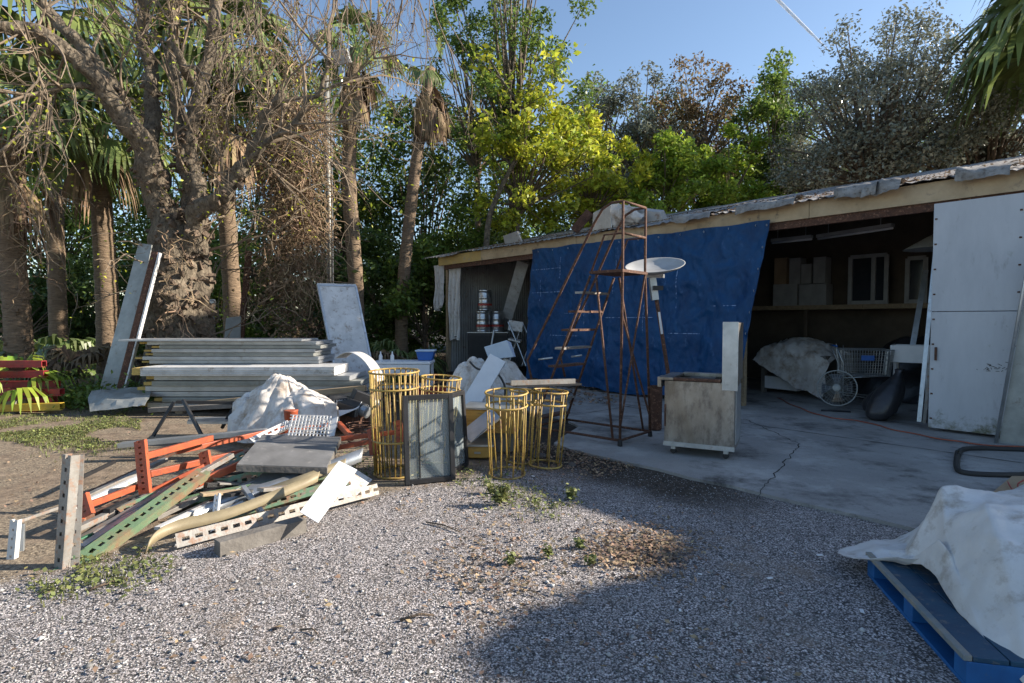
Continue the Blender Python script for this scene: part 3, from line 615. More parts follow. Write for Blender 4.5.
zmid = FX(800, 284, 4.4).z + .002
fbox('carton', 774, 786, 258, 284, 4.42, .35, 'card', 'brown carton on top of the white cartons', 'box', 'cartons on the shelf', zb=zmid)
fbox('carton', 789, 800, 258, 284, 4.42, .35, 'dull', 'small white carton in the middle above the white cartons', 'box', 'cartons on the shelf', zb=zmid)
fbox('carton', 801, 811, 264, 284, 4.42, .35, 'dull', 'shortest white carton of the upper row on the shelf', 'box', 'cartons on the shelf', zb=zmid)
fbox('carton', 813, 825, 257, 284, 4.42, .35, 'dull', 'tall white carton at the right end of the upper row on the shelf', 'box', 'cartons on the shelf', zb=zmid)
def wframe(px0, px1, py0, py1, i, lab, mull=True):
    a, b_ = FX(px0, py1, i), FX(px1, py1, i); t0 = (a - F0).dot(FD); t1 = (b_ - F0).dot(FD); z1 = FX((px0 + px1) / 2, py0, i).z
    r = thing('window_frame', lab, 'window frame', FP((t0 + t1) / 2, i, zs), 'spare window frames on the shelf')
    f = MB()
    for p, q in (((t0, zs), (t0, z1)), ((t1, zs), (t1, z1)), ((t0, z1), (t1, z1)), ((t0, zs + .04), (t1, zs + .04))) + ((((t0 * .35 + t1 * .65, zs), (t0 * .35 + t1 * .65, z1)),) if mull else ()):
        f.bar(FP(p[0], i, p[1]), FP(q[0], i, q[1]), .08, .06, FN)
    f.build('frame', 'dull', r); MB().add([FP(t0, i + .02, zs), FP(t1, i + .02, zs), FP(t1, i + .02, z1), FP(t0, i + .02, z1)], [(0, 1, 2, 3)]).build('pane', 'screen', r)
wframe(850, 886, 256, 300, 4.45, 'white spare window frame with a mullion standing on the shelf')
wframe(907, 925, 258, 300, 4.4, 'narrow white window frame at the right end of the shelf', False)
# fluorescent tubes under the rafters
for a_, b_, lab in (((772, 243, 2.2), (812, 239, 2.2), 'short dim fluorescent tube hanging near the blue tarp'), ((818, 239, 2.1), (893, 228, 1.8), 'long fluorescent tube hanging in the middle of the dark doorway')):
    p, q = FX(*a_), FX(*b_); r = thing('tube_light', lab, 'light', (p + q) / 2, 'unlit tube lights under the shed roof')
    MB().bar(p + V(0, 0, .05), q + V(0, 0, .05), .12, .06).build('housing', 'dull', r); MB().tube([p, q], .022, 8).build('tube', 'white', r, smooth=True)
    for s in (.15, .85): MB().tube([p.lerp(q, s) + V(0, 0, .07), p.lerp(q, s) + V(0, 0, .9)], .006, 5).build('chain', 'galv', r)
# sheet-covered bench
g0 = G(756, 392, .03); g1 = G(822, 400, .03)
bn = thing('work_bench', 'low bench under a crumpled white sheet just inside the doorway', 'bench', (g0 + g1) / 2)
u_ = (g1 - g0).normalized(); w_ = Vector((-u_.y, u_.x, 0)); LL = (g1 - g0).length
def onb(a, b_, z): return g0 + u_ * a + w_ * b_ + V(0, 0, z)
MB().hexa([onb(0, .1, .75), onb(LL, .1, .75), onb(LL, .8, .75), onb(0, .8, .75), onb(0, .1, .83), onb(LL, .1, .83), onb(LL, .8, .83), onb(0, .8, .83)]).build('top', 'woodgrey', bn)
for a in (.08, LL - .08):
    for b__ in (.15, .75): MB().bar(onb(a, b__, 0), onb(a, b__, .75), .08, .08, w_).build('leg', 'woodgrey', bn)
MB().hexa([onb(0.05, .12, .1), onb(LL * .6, .12, .1), onb(LL * .6, .7, .1), onb(0.05, .7, .1), onb(0.05, .12, .35), onb(LL * .6, .12, .35), onb(LL * .6, .7, .35), onb(0.05, .7, .35)]).build('lower_shelf', 'white', bn)
cc = []
for b__, zf in ((.85, (.9, 1.02, 1.0, .85)), (.5, (.92, 1.15, 1.12, .8)), (.12, (.88, 1.05, 1.0, .72)), (-.02, (.8, .86, .8, .5)), (-.08, (.74, .55, .3, .1)), (-.12, (.7, .42, .2, .06))):
    cc.append([onb(LL * s, b__, z) for s, z in zip((-.02, .35, .7, 1.06), zf)])
mini('white_sheet', patch(cc, 34, 36, .05, 4, 3), 'cloth', 'crumpled white sheet hanging over the low bench inside the doorway', 'sheet', smooth=True)
mini('plastic_heap', patch([[FP(t + random.uniform(-.1, .1), i, z) for t, z in zip((2.0, 1.5, .9, .3, -.4), zz)] for i, zz in ((2.6, (.03, .03, .03, .03, .03)), (2.9, (.1, .6, .7, .5, .1)), (3.4, (.2, 1.1, 1.2, .9, .3)), (4.0, (.1, .7, .9, .7, .1)), (4.3, (.03, .03, .03, .03, .03)))], 30, 36, .07, 3, 5, floor=.03), 'plasticblack', 'heap under black plastic sheeting behind the shopping cart', 'heap', smooth=True)
# shopping cart
p0 = G(868, 408, .03); sc_ = thing('shopping_cart', 'wire shopping cart parked in the dark doorway', 'shopping cart', p0)
ang = R(-18); Rz = Matrix.Rotation(ang, 3, 'Z')
def S(x, y, z): return p0 + Rz @ Vector((x, y + .35, z))
bk = MB(); x0, x1, y0, y1 = -.38, .40, -.26, .26; zb, zt = .55, 1.0
def lerp(a, b_, t): return a + (b_ - a) * t
for k in range(19):
    x = lerp(x0, x1, k / 18)
    for y, yb in ((y0, y0 * .8), (y1, y1 * .8)): bk.tube([S(lerp(x, 0, .1), yb, zb), S(x, y, zt + .08 * (k / 18 < .01))], .004, 4)
    bk.tube([S(lerp(x, 0, .1), y0 * .8, zb), S(lerp(x, 0, .1), y1 * .8, zb)], .003, 4)
for k in range(13):
    y = lerp(y0, y1, k / 12)
    for x in (x0, x1): bk.tube([S(x * .9, y * .8, zb), S(x, y, zt)], .004, 4)
for j in range(6):
    s = j / 5; z = lerp(zb, zt, s); q = [(lerp(x * .9, x, s), lerp(y * .8, y, s)) for x, y in ((x0, y0), (x1, y0), (x1, y1), (x0, y1), (x0, y0))]
    bk.tube([S(a, b_, z) for a, b_ in q], .004 if 0 < j < 5 else .009, 5)
bk.build('basket', 'galv', sc_)
MB().tube([S(x0 - .1, y0, 1.06), S(x0 - .1, y1, 1.06)], .016, 8).build('handle', 'bluebin', sc_, smooth=True)
fr = MB()
for y in (y0 * .85, y1 * .85): fr.tube([S(x0 - .1, y, 1.06), S(x0 + .02, y, .75), S(x0 + .02, y, .2), S(x1, y * .9, .13)], .012, 6); fr.tube([S(x0 + .02, y, .5), S(x1 - .1, y, .55)], .01, 6)
fr.build('frame', 'galv', sc_, smooth=True)
for x in (x0 + .03, x1 - .03):
    for y in (y0 * .8, y1 * .8): MB().lathe(S(x, y, .06), [(.02, -.014), (.06, -.013), (.06, .013), (.02, .014)], 16, Rz @ Matrix.Rotation(R(90), 3, 'X')).build('wheel', 'rubber', sc_)
MB().box(S(0, y0 - .015, .86), (.2, .006, .09), Rz).build('sign', 'bluebin', sc_)
# round fan on the floor
fp = A(837, 388, 9.35); fr_ = Matrix.Rotation(R(-38), 3, 'Z') @ Matrix.Rotation(R(78), 3, 'X')
fn = thing('floor_fan', 'round pale blue floor fan leaning left of the shopping cart', 'fan', (fp.x, fp.y, .03))
MB().ring(fp, .29, .011, 32, 6, fr_).build('rim', 'zinc', fn, smooth=True)
gmb = MB()
for k in range(36):
    a = k * math.pi / 18; gmb.tube([fp + fr_ @ V(.05 * math.cos(a), .05 * math.sin(a), .05), fp + fr_ @ V(.18 * math.cos(a), .18 * math.sin(a), .045), fp + fr_ @ V(.29 * math.cos(a), .29 * math.sin(a), 0)], .0028, 4)
for rr in (.1, .16, .22): gmb.ring(fp + fr_ @ V(0, 0, .045), rr, .003, 30, 4, fr_)
gmb.build('grille', 'zinc', fn)
bl = MB()
for k in range(4):
    a = k * math.pi / 2; bl.add([fp + fr_ @ V(*q) for q in ((.04 * math.cos(a), .04 * math.sin(a), .02), (.24 * math.cos(a - .3), .24 * math.sin(a - .3), -.02), (.25 * math.cos(a + .5), .25 * math.sin(a + .5), .02))], [(0, 1, 2)])
bl.build('blades', 'screen', fn, solid=.004); MB().lathe(fp, [(.02, -.08), (.06, -.06), (.06, .05), (.03, .06)], 16, fr_).build('hub', 'zinc', fn)
MB().tube([V(fp.x - .2, fp.y + .1, .045), V(fp.x + .2, fp.y - .06, .045)], .015, 6).build('foot', 'blackmetal', fn)
# black bags
b0 = G(893, 424, .03)
for q, (dx, dy, rx, rz, h, lab) in enumerate(((-.05, .3, .22, .2, .78, 'bulging black rubbish bag leaning beside the shopping cart'), (.28, .75, .26, .2, .45, 'smaller black rubbish bag behind the leaning one'))):
    mb = MB(); pr = [(.02, 0), (rx * .8, .02), (rx, h * .3), (rx * .9, h * .6), (rx * .4, h * .85), (.05, h * .93), (.09, h)]
    mb.lathe(b0 + V(dx, dy, 0), [(a, z) for a, z in pr], 20)
    mb.v = [tuple(Vector(v) + .05 * noise.noise_vector(Vector(v) * 7) * (1 if v[2] > .05 else 0) + V(.5, .1, 0) * (v[2] - .03) * (1 - q)) for v in mb.v]
    mini('rubbish_bag', mb, 'plasticblack', lab, 'bag', 'black bags in the doorway', smooth=True, sub=1)
# white sink
s0 = A(912, 362, 9.9); sk = thing('utility_sink', 'white utility sink standing by the right side of the doorway', 'sink', (s0.x, s0.y, .03)); RS = Matrix.Rotation(R(-40), 3, 'Z')
def K(x, y, z): v = RS @ V(x, y, 0); return V(s0.x + v.x, s0.y + v.y, z)
t_ = MB(); zt = A(912, 345, 9.9).z; zb = s0.z
for x, y, a, b_ in ((-.28, 0, .03, .5), (.28, 0, .03, .5), (0, -.25, .53, .03), (0, .25, .53, .03)): t_.box(K(x, y, (zt + zb) / 2), (a, b_, zt - zb), RS)
t_.box(K(0, 0, zb + .012), (.52, .46, .024), RS); t_.build('basin', 'white', sk, bevel=.006)
for x in (-.24, .24):
    for y in (-.2, .2): MB().bar(K(x, y, .03), K(x * .95, y * .95, zb), .03, .03).build('leg', 'white', sk)
mini('metal_strip', MB().bar(A(918.5, 428, 8.45), A(936, 246, 8.75), .055, .012, (-.7, -.7, 0)), 'galv', 'long bright metal strip leaning inside the right doorway edge', 'strip', 'metal strips leaning in the doorway')
mini('metal_strip', MB().bar(A(924, 426, 8.35), A(940, 262, 8.6), .04, .02, (-.7, -.7, 0)), 'rackgrey', 'duller second metal strip right beside the doorway edge', 'strip', 'metal strips leaning in the doorway')
mini('metal_strip', MB().bar(A(912, 350, 10.6), A(926, 270, 10.9), .09, .012, (-.7, -.7, 0)), 'galv', 'short metal strip standing behind the white sink', 'strip', 'metal strips leaning in the doorway')
mini('lamp_hood', MB().lathe(A(935, 249, 9.6), [(.45, 0), (.42, .02), (.12, .2), (.04, .24)], 20), 'whitepaint', 'pale conical hood hanging at the upper right of the doorway', 'hood', solid=.004)
mini('rubber_tyre', MB().ring(A(1034, 424, 7.3), .26, .09, 30, 10, Matrix.Rotation(R(80), 3, 'Y')), 'rubber', 'black tyre at the right edge standing against the shed', 'tyre', smooth=True)
# black hose loop
hz = [G(958, 452, .05), G(957, 467, .05), G(966, 473, .05), G(1000, 475, .05), G(1030, 474, .05), G(1045, 466, .05), G(1040, 452, .05), G(1000, 449, .05), G(965, 449, .05), G(958, 456, .05)]
mini('suction_hose', MB().tube([cr(hz, i / 60) for i in range(61)], .028, 10), 'rubber', 'thick black hose lying in a loop before the door panels', 'hose', smooth=True)
ex = [G(778, 398, .045), G(800, 408, .045), G(828, 417, .045), G(860, 421, .045), G(900, 431, .045), G(955, 441, .045), G(1000, 446, .045), G(1050, 447, .045)]
mini('extension_cord', MB().tube([cr(ex, i / 60) + V(.02 * math.sin(i * .9), .02 * math.cos(i * .7), 0) for i in range(61)], .008, 6), M['orange'], 'thin red orange cord running across the slab at the doorway', 'cord', smooth=True)

# ------------------------------------------------------------------ roof clutter
def rp(px, i=.5): t = FT(px, 220, i); return FP(t, i, RZ(i) + .05)
r0 = rp(640); vt = thing('roof_ventilator', 'grey and white sheet metal ventilator box lying on the roof above the tarp', 'ventilator', r0)
def RX(px, py, i): return FX(px, py, i)
MB().hexa([RX(592, 232, .3), RX(612, 229, .3), RX(614, 226, 1.1), RX(594, 230, 1.1), RX(593, 213, .3), RX(611, 205, .3), RX(614, 203, 1.1), RX(596, 211, 1.1)]).build('end_box', 'galv', vt, bevel=.01)
MB().hexa([RX(613, 228, .3), RX(664, 222, .3), RX(668, 219, 1.0), RX(616, 226, 1.0), RX(613, 207, .3), RX(660, 212, .3), RX(664, 210, 1.0), RX(617, 205, 1.0)]).build('duct', 'corr', vt, bevel=.01)
patch([[RX(612, 228, .2), RX(622, 222, .15), RX(640, 222, .2)], [RX(611, 214, .1), RX(624, 214, .02), RX(642, 219, .1)], [RX(612, 203, .2), RX(626, 205, .15), RX(646, 214, .2)]], 14, 18, .05, 5, 2).build('torn_liner', 'cloth', vt, smooth=True)
mini('roof_cowl', MB().hexa([RX(506, 248, .6), RX(524, 246, .6), RX(524, 245, 1.2), RX(508, 247, 1.2), RX(503, 236, .6), RX(517, 231, .6), RX(519, 231, 1.2), RX(506, 235, 1.2)]), 'corr', 'small grey sheet metal cowl on the low end of the roof', 'cowl', bevel=.01)
mini('roof_plank', MB().bar(RX(574, 231, .6), RX(590, 212, .9), .22, .04, (0, -1, .1)), 'rust', 'brown board propped on the roof left of the ventilator', 'board')

# ------------------------------------------------------------------ rolling ladder
ld = thing('rolling_ladder', 'rusty rolling safety ladder with platform standing in front of the blue tarp', 'ladder', (1.1, 7.5, 0))
U = V(.66, .75, 0).normalized(); W = V(-.75, .66, 0).normalized(); LA = V(1.3, 6.8, 0)
def Lp(a, b_, z): return LA + U * a + W * b_ + V(0, 0, z)
z0 = .05; rr = .0165
bs = MB(); WB = .76; LB = 1.35
for a, b_ in (((0, 0), (WB, 0)), ((WB, 0), (WB, LB)), ((WB, LB), (0, LB)), ((0, LB), (0, 0))): bs.tube([Lp(*a, z0 + .05), Lp(*b_, z0 + .05)], rr, 8)
bs.build('base_frame', 'rust', ld, smooth=True)
for a, b_ in ((0, 0), (WB, 0), (WB, LB), (0, LB)): MB().lathe(Lp(a, b_, 0.03), [(.02, 0), (.03, .005), (.028, .06), (.015, .08)], 10).build('foot', 'rubber', ld)
PZ = 2.13; a0, a1 = .1, .66       # platform from b .05 to .5
TZ = 2.98
for a, ab in ((a0, 0), (a1, WB)):
    MB().tube([Lp(ab, 0, z0 + .05), Lp(a, .04, PZ), Lp(a, .04, TZ)], rr, 8).build('rear_post', 'rust', ld, smooth=True)
    MB().tube([Lp(a, .5, PZ - .02), Lp(ab, LB, z0 + .05)], rr, 8).build('stringer', 'rust', ld, smooth=True)
    MB().tube([Lp(a, .42, PZ - .02), Lp(ab, .1, z0 + .05)], rr * .9, 8).build('brace', 'rust', ld, smooth=True)
    pts = [Lp(a, .04, TZ), Lp(a, .2, TZ), Lp(a, .33, TZ - .06), Lp(a, .45, TZ - .22), Lp(ab, LB + .1, 1.0), Lp(ab, LB + .02, .72)]
    MB().tube(pts, rr, 8).build('handrail', 'rust', ld, smooth=True)
    MB().tube([Lp(a, .04, 2.6), Lp(a, .3, 2.6), Lp(a, .5, PZ)], rr * .8, 8).build('rail_strut', 'rust', ld, smooth=True)
    MB().tube([Lp(ab, LB * .93, 1.02), Lp(lerp(a, ab, .55), LB * .78, 1.05)], rr * .8, 8).build('rail_strut', 'galv', ld, smooth=True)
MB().tube([Lp(a0, .04, TZ), Lp(a1, .04, TZ)], rr, 8).build('top_rail', 'rust', ld, smooth=True); MB().tube([Lp(a0, .04, 2.6), Lp(a1, .04, 2.6)], rr, 8).build('mid_rail', 'rust', ld, smooth=True)
MB().tube([Lp(WB * .02, 0.0, .3), Lp(a1, .04, PZ)], rr * .8, 8).build('cross_brace', 'rust', ld); MB().tube([Lp(WB * .98, 0.0, .3), Lp(a0, .04, 1.6)], rr * .8, 8).build('cross_brace', 'rust', ld)
pf = MB(); pf.hexa([Lp(a0 - .03, .02, PZ), Lp(a1 + .03, .02, PZ), Lp(a1 + .03, .5, PZ), Lp(a0 - .03, .5, PZ)] + [Lp(a0 - .03, .02, PZ + .035), Lp(a1 + .03, .02, PZ + .035), Lp(a1 + .03, .5, PZ + .035), Lp(a0 - .03, .5, PZ + .035)]); pf.build('platform', 'rust', ld)
for k in range(8):
    s = (k + 1) / 8.6; b_ = lerp(.5, LB, s); z = lerp(PZ, z0, s); aa, ab = lerp(a0, 0, s), lerp(a1, WB, s)
    MB().hexa([Lp(aa, b_ - .02, z), Lp(ab, b_ - .02, z), Lp(ab, b_ + .13, z), Lp(aa, b_ + .13, z)] + [Lp(aa, b_ - .02, z + .028), Lp(ab, b_ - .02, z + .028), Lp(ab, b_ + .13, z + .028), Lp(aa, b_ + .13, z + .028)]).build('step', 'rust' if k % 3 else 'rackgrey', ld)

# ------------------------------------------------------------------ satellite dish on its mast
dp = A(655, 268, 7.9); ds = thing('satellite_dish', 'white oval satellite dish tipped flat on a leaning rusty mast behind the ladder', 'satellite dish', G(672, 432))
rm = Matrix.Rotation(R(-8), 3, 'Y') @ Matrix.Rotation(R(18), 3, 'X')
pr = [(0.001, -.05), (.12, -.045), (.26, -.025), (.36, .01), (.40, .04), (.405, .048), (.395, .048), (.35, .02), (.25, -.012), (.1, -.03), (.001, -.035)]
MB().lathe(dp, pr, 40, rm).build('dish', 'dull', ds, smooth=True)
MB().bar(A(646, 276, 8.0), A(664, 276, 7.9), .1, .05).build('bracket', 'galv', ds); MB().bar(A(652, 278, 7.95), A(655, 300, 7.95), .09, .1, (0, -1, 0)).build('clamp', 'galv', ds)
MB().tube([A(656, 296, 7.95), A(668, 372, 7.95), G(674, 430)], .027, 10).build('mast', 'rust', ds, smooth=True)
MB().box(A(658, 288, 7.88), (.13, .07, .06)).build('receiver', 'blackmetal', ds)
MB().bar(A(659, 312, 7.9), A(662, 334, 7.9), .03, .012, (0, -1, 0)).build('label_plate', 'white', ds)
MB().lathe(G(674, 430), [(.1, .03), (.1, .045), (.03, .05)], 16).build('base_plate', 'rust', ds)

# ------------------------------------------------------------------ steel cart with the tall back
ca = G(664, 446, .12); cb = G(734, 453, .12); cu = (cb - ca).normalized(); cw = Vector((-cu.y, cu.x, 0)); CL = (cb - ca).length; CDp = .62
ck = thing('steel_cart', 'grimy stainless steel cart on castors with an open well and tall upright at its right', 'cart', ((ca + cb) / 2) * 1)
def Cp(a, b_, z): return V(ca.x, ca.y, 0) + cu * a + cw * b_ + V(0, 0, z)
def cbx(a0, a1, b0, b1, z0, z1, name, m, bevel=.006): return MB().hexa([Cp(a0, b0, z0), Cp(a1, b0, z0), Cp(a1, b1, z0), Cp(a0, b1, z0), Cp(a0, b0, z1), Cp(a1, b0, z1), Cp(a1, b1, z1), Cp(a0, b1, z1)]).build(name, m, ck, bevel=bevel)
ZT = .87
cbx(0, CL, 0, .03, .13, ZT, 'front_panel', 'steel'); cbx(0, .03, .031, CDp, .13, ZT, 'side_panel', 'steel'); cbx(CL - .03, CL, .031, CDp, .13, ZT, 'side_panel', 'steel'); cbx(.031, CL - .031, CDp - .03, CDp, .13, ZT, 'back_panel', 'steel')
cbx(.031, CL - .031, .031, CDp - .031, .55, .58, 'well_floor', 'plasticblack')
cbx(-.05, .1, -.02, CDp + .02, ZT + .002, ZT + .04, 'rim', 'steel'); cbx(.101, CL - .14, -.02, .07, ZT + .002, ZT + .035, 'rim', 'rust'); cbx(.101, CL - .14, CDp - .06, CDp + .02, ZT + .002, ZT + .05, 'rim', 'steel')
cbx(.2, CL - .25, .1, CDp - .1, ZT - .1, ZT + .01, 'basket', 'plasticblack')
cbx(-.1, -.052, .08, .3, .78, ZT + .03, 'latch', 'steel'); cbx(.0, .02, -.012, -.001, .35, .6, 'handle', 'rust')
up = cbx(CL - .12, CL + .02, .0, CDp, ZT + .003, 1.52, 'upright_panel', 'steel'); cbx(CL - .13, CL + .03, -.018, -.002, ZT - .08, 1.53, 'upright_trim', 'galv', .002)
cbx(CL + .001, CL + .012, .06, CDp - .06, .2, ZT - .05, 'side_door', 'galv', .002); cbx(-.01, CL + .005, -.008, -.001, .13, .18, 'bottom_trim', 'galv', .001)
for a in (.09, CL - .09):
    for b_ in (.08, CDp - .08):
        f = MB().bar(Cp(a, b_, .085), Cp(a, b_, .13), .05, .05, cw).build('castor', 'galv', ck)
        MB().lathe(Cp(a, b_, .065), [(.01, -.014), (.034, -.013), (.034, .013), (.01, .014)], 14, Matrix.Rotation(math.atan2(cu.y, cu.x), 3, 'Z') @ Matrix.Rotation(R(90), 3, 'X')).build('wheel', 'rubber', f)
mini('trash_can', MB().lathe(G(655, 432) , [(.07, .03), (.09, .05), (.095, .62), (.1, .64), (.09, .64), (.08, .1)], 18), 'rust', 'dark rusty drum half hidden behind the left of the steel cart', 'drum', smooth=False)

# ------------------------------------------------------------------ pallet, bundle and tarp
pa = V(2.15, 3.41, 0); pb = V(1.90, 2.35, 0); pv = (pb - pa).normalized(); pu = V(-pv.y, pv.x, 0); PLn = 1.22
pl = thing('wooden_pallet', 'blue painted wooden pallet at the lower right under a white tarp', 'pallet', (pa + pb) / 2 + pu * .5)
def PP(a, b_, z): return pa + pv * a + pu * b_ + V(0, 0, z)
def pbx(a0, a1, b0, b1, z0, z1, name, m='palletblue'): return MB().hexa([PP(a0, b0, z0), PP(a1, b0, z0), PP(a1, b1, z0), PP(a0, b1, z0), PP(a0, b0, z1), PP(a1, b0, z1), PP(a1, b1, z1), PP(a0, b1, z1)]).build(name, m, pl, bevel=.003)
M['palletlit'] = mat('lit-side blue pallet paint', (.01, .12, .34), (.008, .08, .24), .6, 0, 7, c3=(.1, .11, .1), m3=.66)  # pallet blue brightened, so light on the sides is put into the colour
M['palletedge'] = mat('worn board edge', (.3, .26, .2), (.12, .17, .2), .85, 0, 8, bump=.3)
pbx(0, 1.1, 0.035, .165, .118, .14, 'deck_board')
pbx(0, 1.1, 0.0, .033, .118, .143, 'edge_board', 'palletedge')
for b0 in (.17, .34, .51, .68, .85, 1.04): pbx(0, 1.1, b0, b0 + .164, .118, .14, 'deck_board')
for a in (.0, .5, 1.0): pbx(a, a + .1, .012, PLn - .02, .022, .1165, 'stringer', 'palletlit')
for b0 in (.012, .5, 1.0): pbx(.001, 1.099, b0, b0 + .14, 0.001, .021, 'bottom_board', 'palletlit')
mini('bundle', MB().hexa([PP(.15, .42, .142), PP(1.15, .5, .142), PP(1.15, 1.2, .142), PP(.15, 1.2, .142), PP(.2, .55, .5), PP(1.1, .65, .42), PP(1.1, 1.2, .45), PP(.2, 1.2, .52)]), 'card', 'boxy load hidden beneath the white tarp on the blue pallet', 'bundle')
TP = [[(838, 549, 3.62, 0), (846, 546, 3.6, 0), (868, 541, 3.66, 0), (893, 540, 3.75, 0), (915, 530, 4.0, 0), (960, 505, 4.3, 0), (1040, 480, 4.5, 0)],
      [(836, 552, 3.5, 0), (850, 552, 3.48, 0), (880, 547, 3.45, 0), (906, 543, 3.5, 0), (926, 516, 3.5, 0), (975, 496, 3.6, 0), (1050, 490, 3.7, 0)],
      [(842, 555, 3.4, 0), (862, 556, 3.38, 0), (890, 556, 3.33, 0), (905, 556, 3.25, 0), (942, 486, 3.25, 0), (1000, 494, 3.25, 0), (1060, 498, 3.2, 0)],
      [(848, 556, 3.38, 0), (868, 558, 3.34, 0), (898, 560, 3.25, 0), (932, 560, 3.1, 0), (944, 532, 3.05, 0), (985, 503, 2.95, 0), (1080, 510, 2.9, 0)],
      [(850, 557, 3.36, 0), (872, 560, 3.3, 0), (905, 566, 3.2, 0), (938, 538, 3.0, 0), (956, 566, 2.85, 0), (996, 530, 2.75, 0), (1100, 540, 2.6, 0)],
      [(852, 558, 3.35, 0), (876, 561, 3.28, 0), (912, 564, 3.15, 0), (940, 570, 2.92, 0), (972, 600, 2.65, 0), (1020, 610, 2.45, 0), (1110, 600, 2.3, 0)],
      [(853, 558, 3.34, 0), (880, 560, 3.26, 0), (920, 560, 3.1, 0), (945, 590, 2.85, 0), (985, 638, 2.48, 0), (1030, 690, 2.25, 0), (1120, 700, 2.1, 0)]]
ctrl = [[A(px, py, Y) for px, py, Y, _ in row] for row in TP]
mini('white_tarp', patch(ctrl, 130, 140, .022, 3.0, 8, floor=.012, lx=1.0), 'tarpgrey', 'wrinkled off-white tarp thrown over the load on the blue pallet', 'tarp', smooth=True, solid=.003)
mini('torch', MB().tube([A(1010, 536, 2.9), A(1030, 548, 2.8)], .022, 10), 'blackmetal', 'small black cylinder resting on the white tarp at the right edge', 'torch', smooth=True)
# tan board at the right edge
bb = [G(987, 497, .05), G(1012, 476, .05), G(1060, 476, .05), G(1080, 500, .05)]
mini('plywood_sheet', MB().hexa([p - V(0, 0, .03) for p in bb] + bb), 'card', 'tan plywood sheet lying at the right edge behind the white tarp', 'plywood')
mini('wire_tangle', MB().tube([cr([G(1008, 482, .07), G(1013, 490, .12), G(1022, 494, .08), G(1018, 484, .1), G(1030, 478, .1)], i / 30) for i in range(31)], .006, 6), 'redplastic', 'thin red wire tangle on the tan plywood', 'wire', smooth=True)
# ------------------------------------------------------------------ light pole
lp = thing('light_pole', 'grey pole with a floodlight and curved conduit rising among the palms', 'light pole', G(332, 381))
pb_, pt_ = G(332, 381), A(326, 72, 14.5); MB().tube([pb_, pt_], [.085, .075], 12).build('pole', 'zinc', lp, smooth=True)
cdp = [G(334.5, 381) + V(0, -.1, 0), A(331, 110, 14.35), A(335, 98, 14.3), A(341, 88, 14.3), A(341, 74, 14.3)]
MB().tube([cdp[0]] + [cr(cdp[1:], i / 12) for i in range(13)], .03, 8).build('conduit', 'galv', lp, smooth=True)
fl = MB(); fm = Matrix.Rotation(R(-12), 3, 'Y') @ Matrix.Rotation(R(30), 3, 'X'); fl.box(A(341, 57, 14.2), (.42, .2, .34), fm); h_ = fl.build('floodlight', 'galv', lp, bevel=.02)
MB().box(A(341, 57, 14.2) + fm @ V(0, -.105, 0), (.36, .012, .28), fm).build('lens', 'whitepaint', h_); MB().box(A(341, 72, 14.25), (.1, .1, .2)).build('bracket', 'galv', lp)

# ------------------------------------------------------------------ panels stacked at the left
def pan(x0, x1, y0, y1, z0, th, rot, lab, m='panel', foam=True):
    c = V((x0 + x1) / 2, (y0 + y1) / 2, z0 + th / 2); Rm = Matrix.Rotation(R(rot), 3, 'Z')
    r = thing('insulated_panel', lab, 'panel', (c.x, c.y, z0), 'insulated panels stacked at the left')
    s = MB(); L, D = x1 - x0, y1 - y0; s.box(c + Rm @ V(L / 2 - .012, 0, 0), (.012, D - .03, th - .026), Rm)
    s.box(c + V(0, 0, th / 2 - .006), (L, D, .012), Rm); s.box(c - V(0, 0, th / 2 - .006), (L, D, .012), Rm)
    s.box(c + Rm @ V(0, -D / 2 + .006, 0), (L - .01, .012, th - .026), Rm)
    for k in (-.28, -.05, .18): s.box(c + Rm @ V(0, -D / 2 - .006, k * th), (L - .01, .013, .007), Rm)
    s.build('skin', m, r)
    if foam: MB().box(c + Rm @ V(-.09, -.004, 0), (L + .11, D - .05, th - .026), Rm).build('foam_core', 'foam', r)
YS = 9.4
xl, xr = A(150, 400, YS).x, A(372, 400, YS).x
z = .1
lows = ['bottom panel of the lower stack, resting on timber', 'second panel up in the lower stack', 'third panel up in the lower stack', 'fourth panel up in the lower stack', 'fifth panel up in the lower stack', 'sixth panel up in the lower stack, under the bright one']
for k in range(6):
    pan(xl + random.uniform(-.1, .3), xr - random.uniform(0, .4), YS + random.uniform(-.04, .04), YS + 1.0, z, .078, random.uniform(-1.2, 1.2), lows[k], m=('panel', 'zinc', 'panel', 'panel', 'zinc', 'panel')[k]); z += .09
pan(xl - .05, xr - .6, YS - .14, YS + .8, z, .14, 1.5, 'brighter thick panel on top of the lower stack, sticking out at the left', m='whitepaint'); z += .15
xl2, xr2 = A(150, 350, 10).x, A(318, 350, 10).x; z2 = z + .0
ups = ['lowest panel of the upper stack', 'second panel up in the upper stack', 'third panel up in the upper stack', 'fourth panel up in the upper stack', 'fifth panel up in the upper stack', 'sixth panel up in the upper stack, below the thin sheet']
for k in range(6):
    pan(xl2 + random.uniform(-.08, .25), xr2 - random.uniform(-.1, .2), 9.9 + random.uniform(-.04, .04), 10.8, z2, .056, random.uniform(-1.3, 1.3), ups[k], m=('panel', 'panel', 'zinc', 'panel', 'zinc', 'panel')[k]); z2 += .066
pan(A(121, 348, 9.8).x, xr2 - .2, 9.75, 10.6, z2, .03, .8, 'thin top sheet of the upper stack, overhanging far to the left', foam=False)
for x, w_ in ((xl + .5, 'left'), ((xl + xr) / 2, 'middle'), (xr - .6, 'right')): mini('support_timber', MB().box((x, YS + .5, .05), (.12, 1.1, .098)), 'wood', 'yellowish timber laid under the ' + w_ + ' of the panel stack', 'timber', 'timbers under the panel stack', bevel=.004)
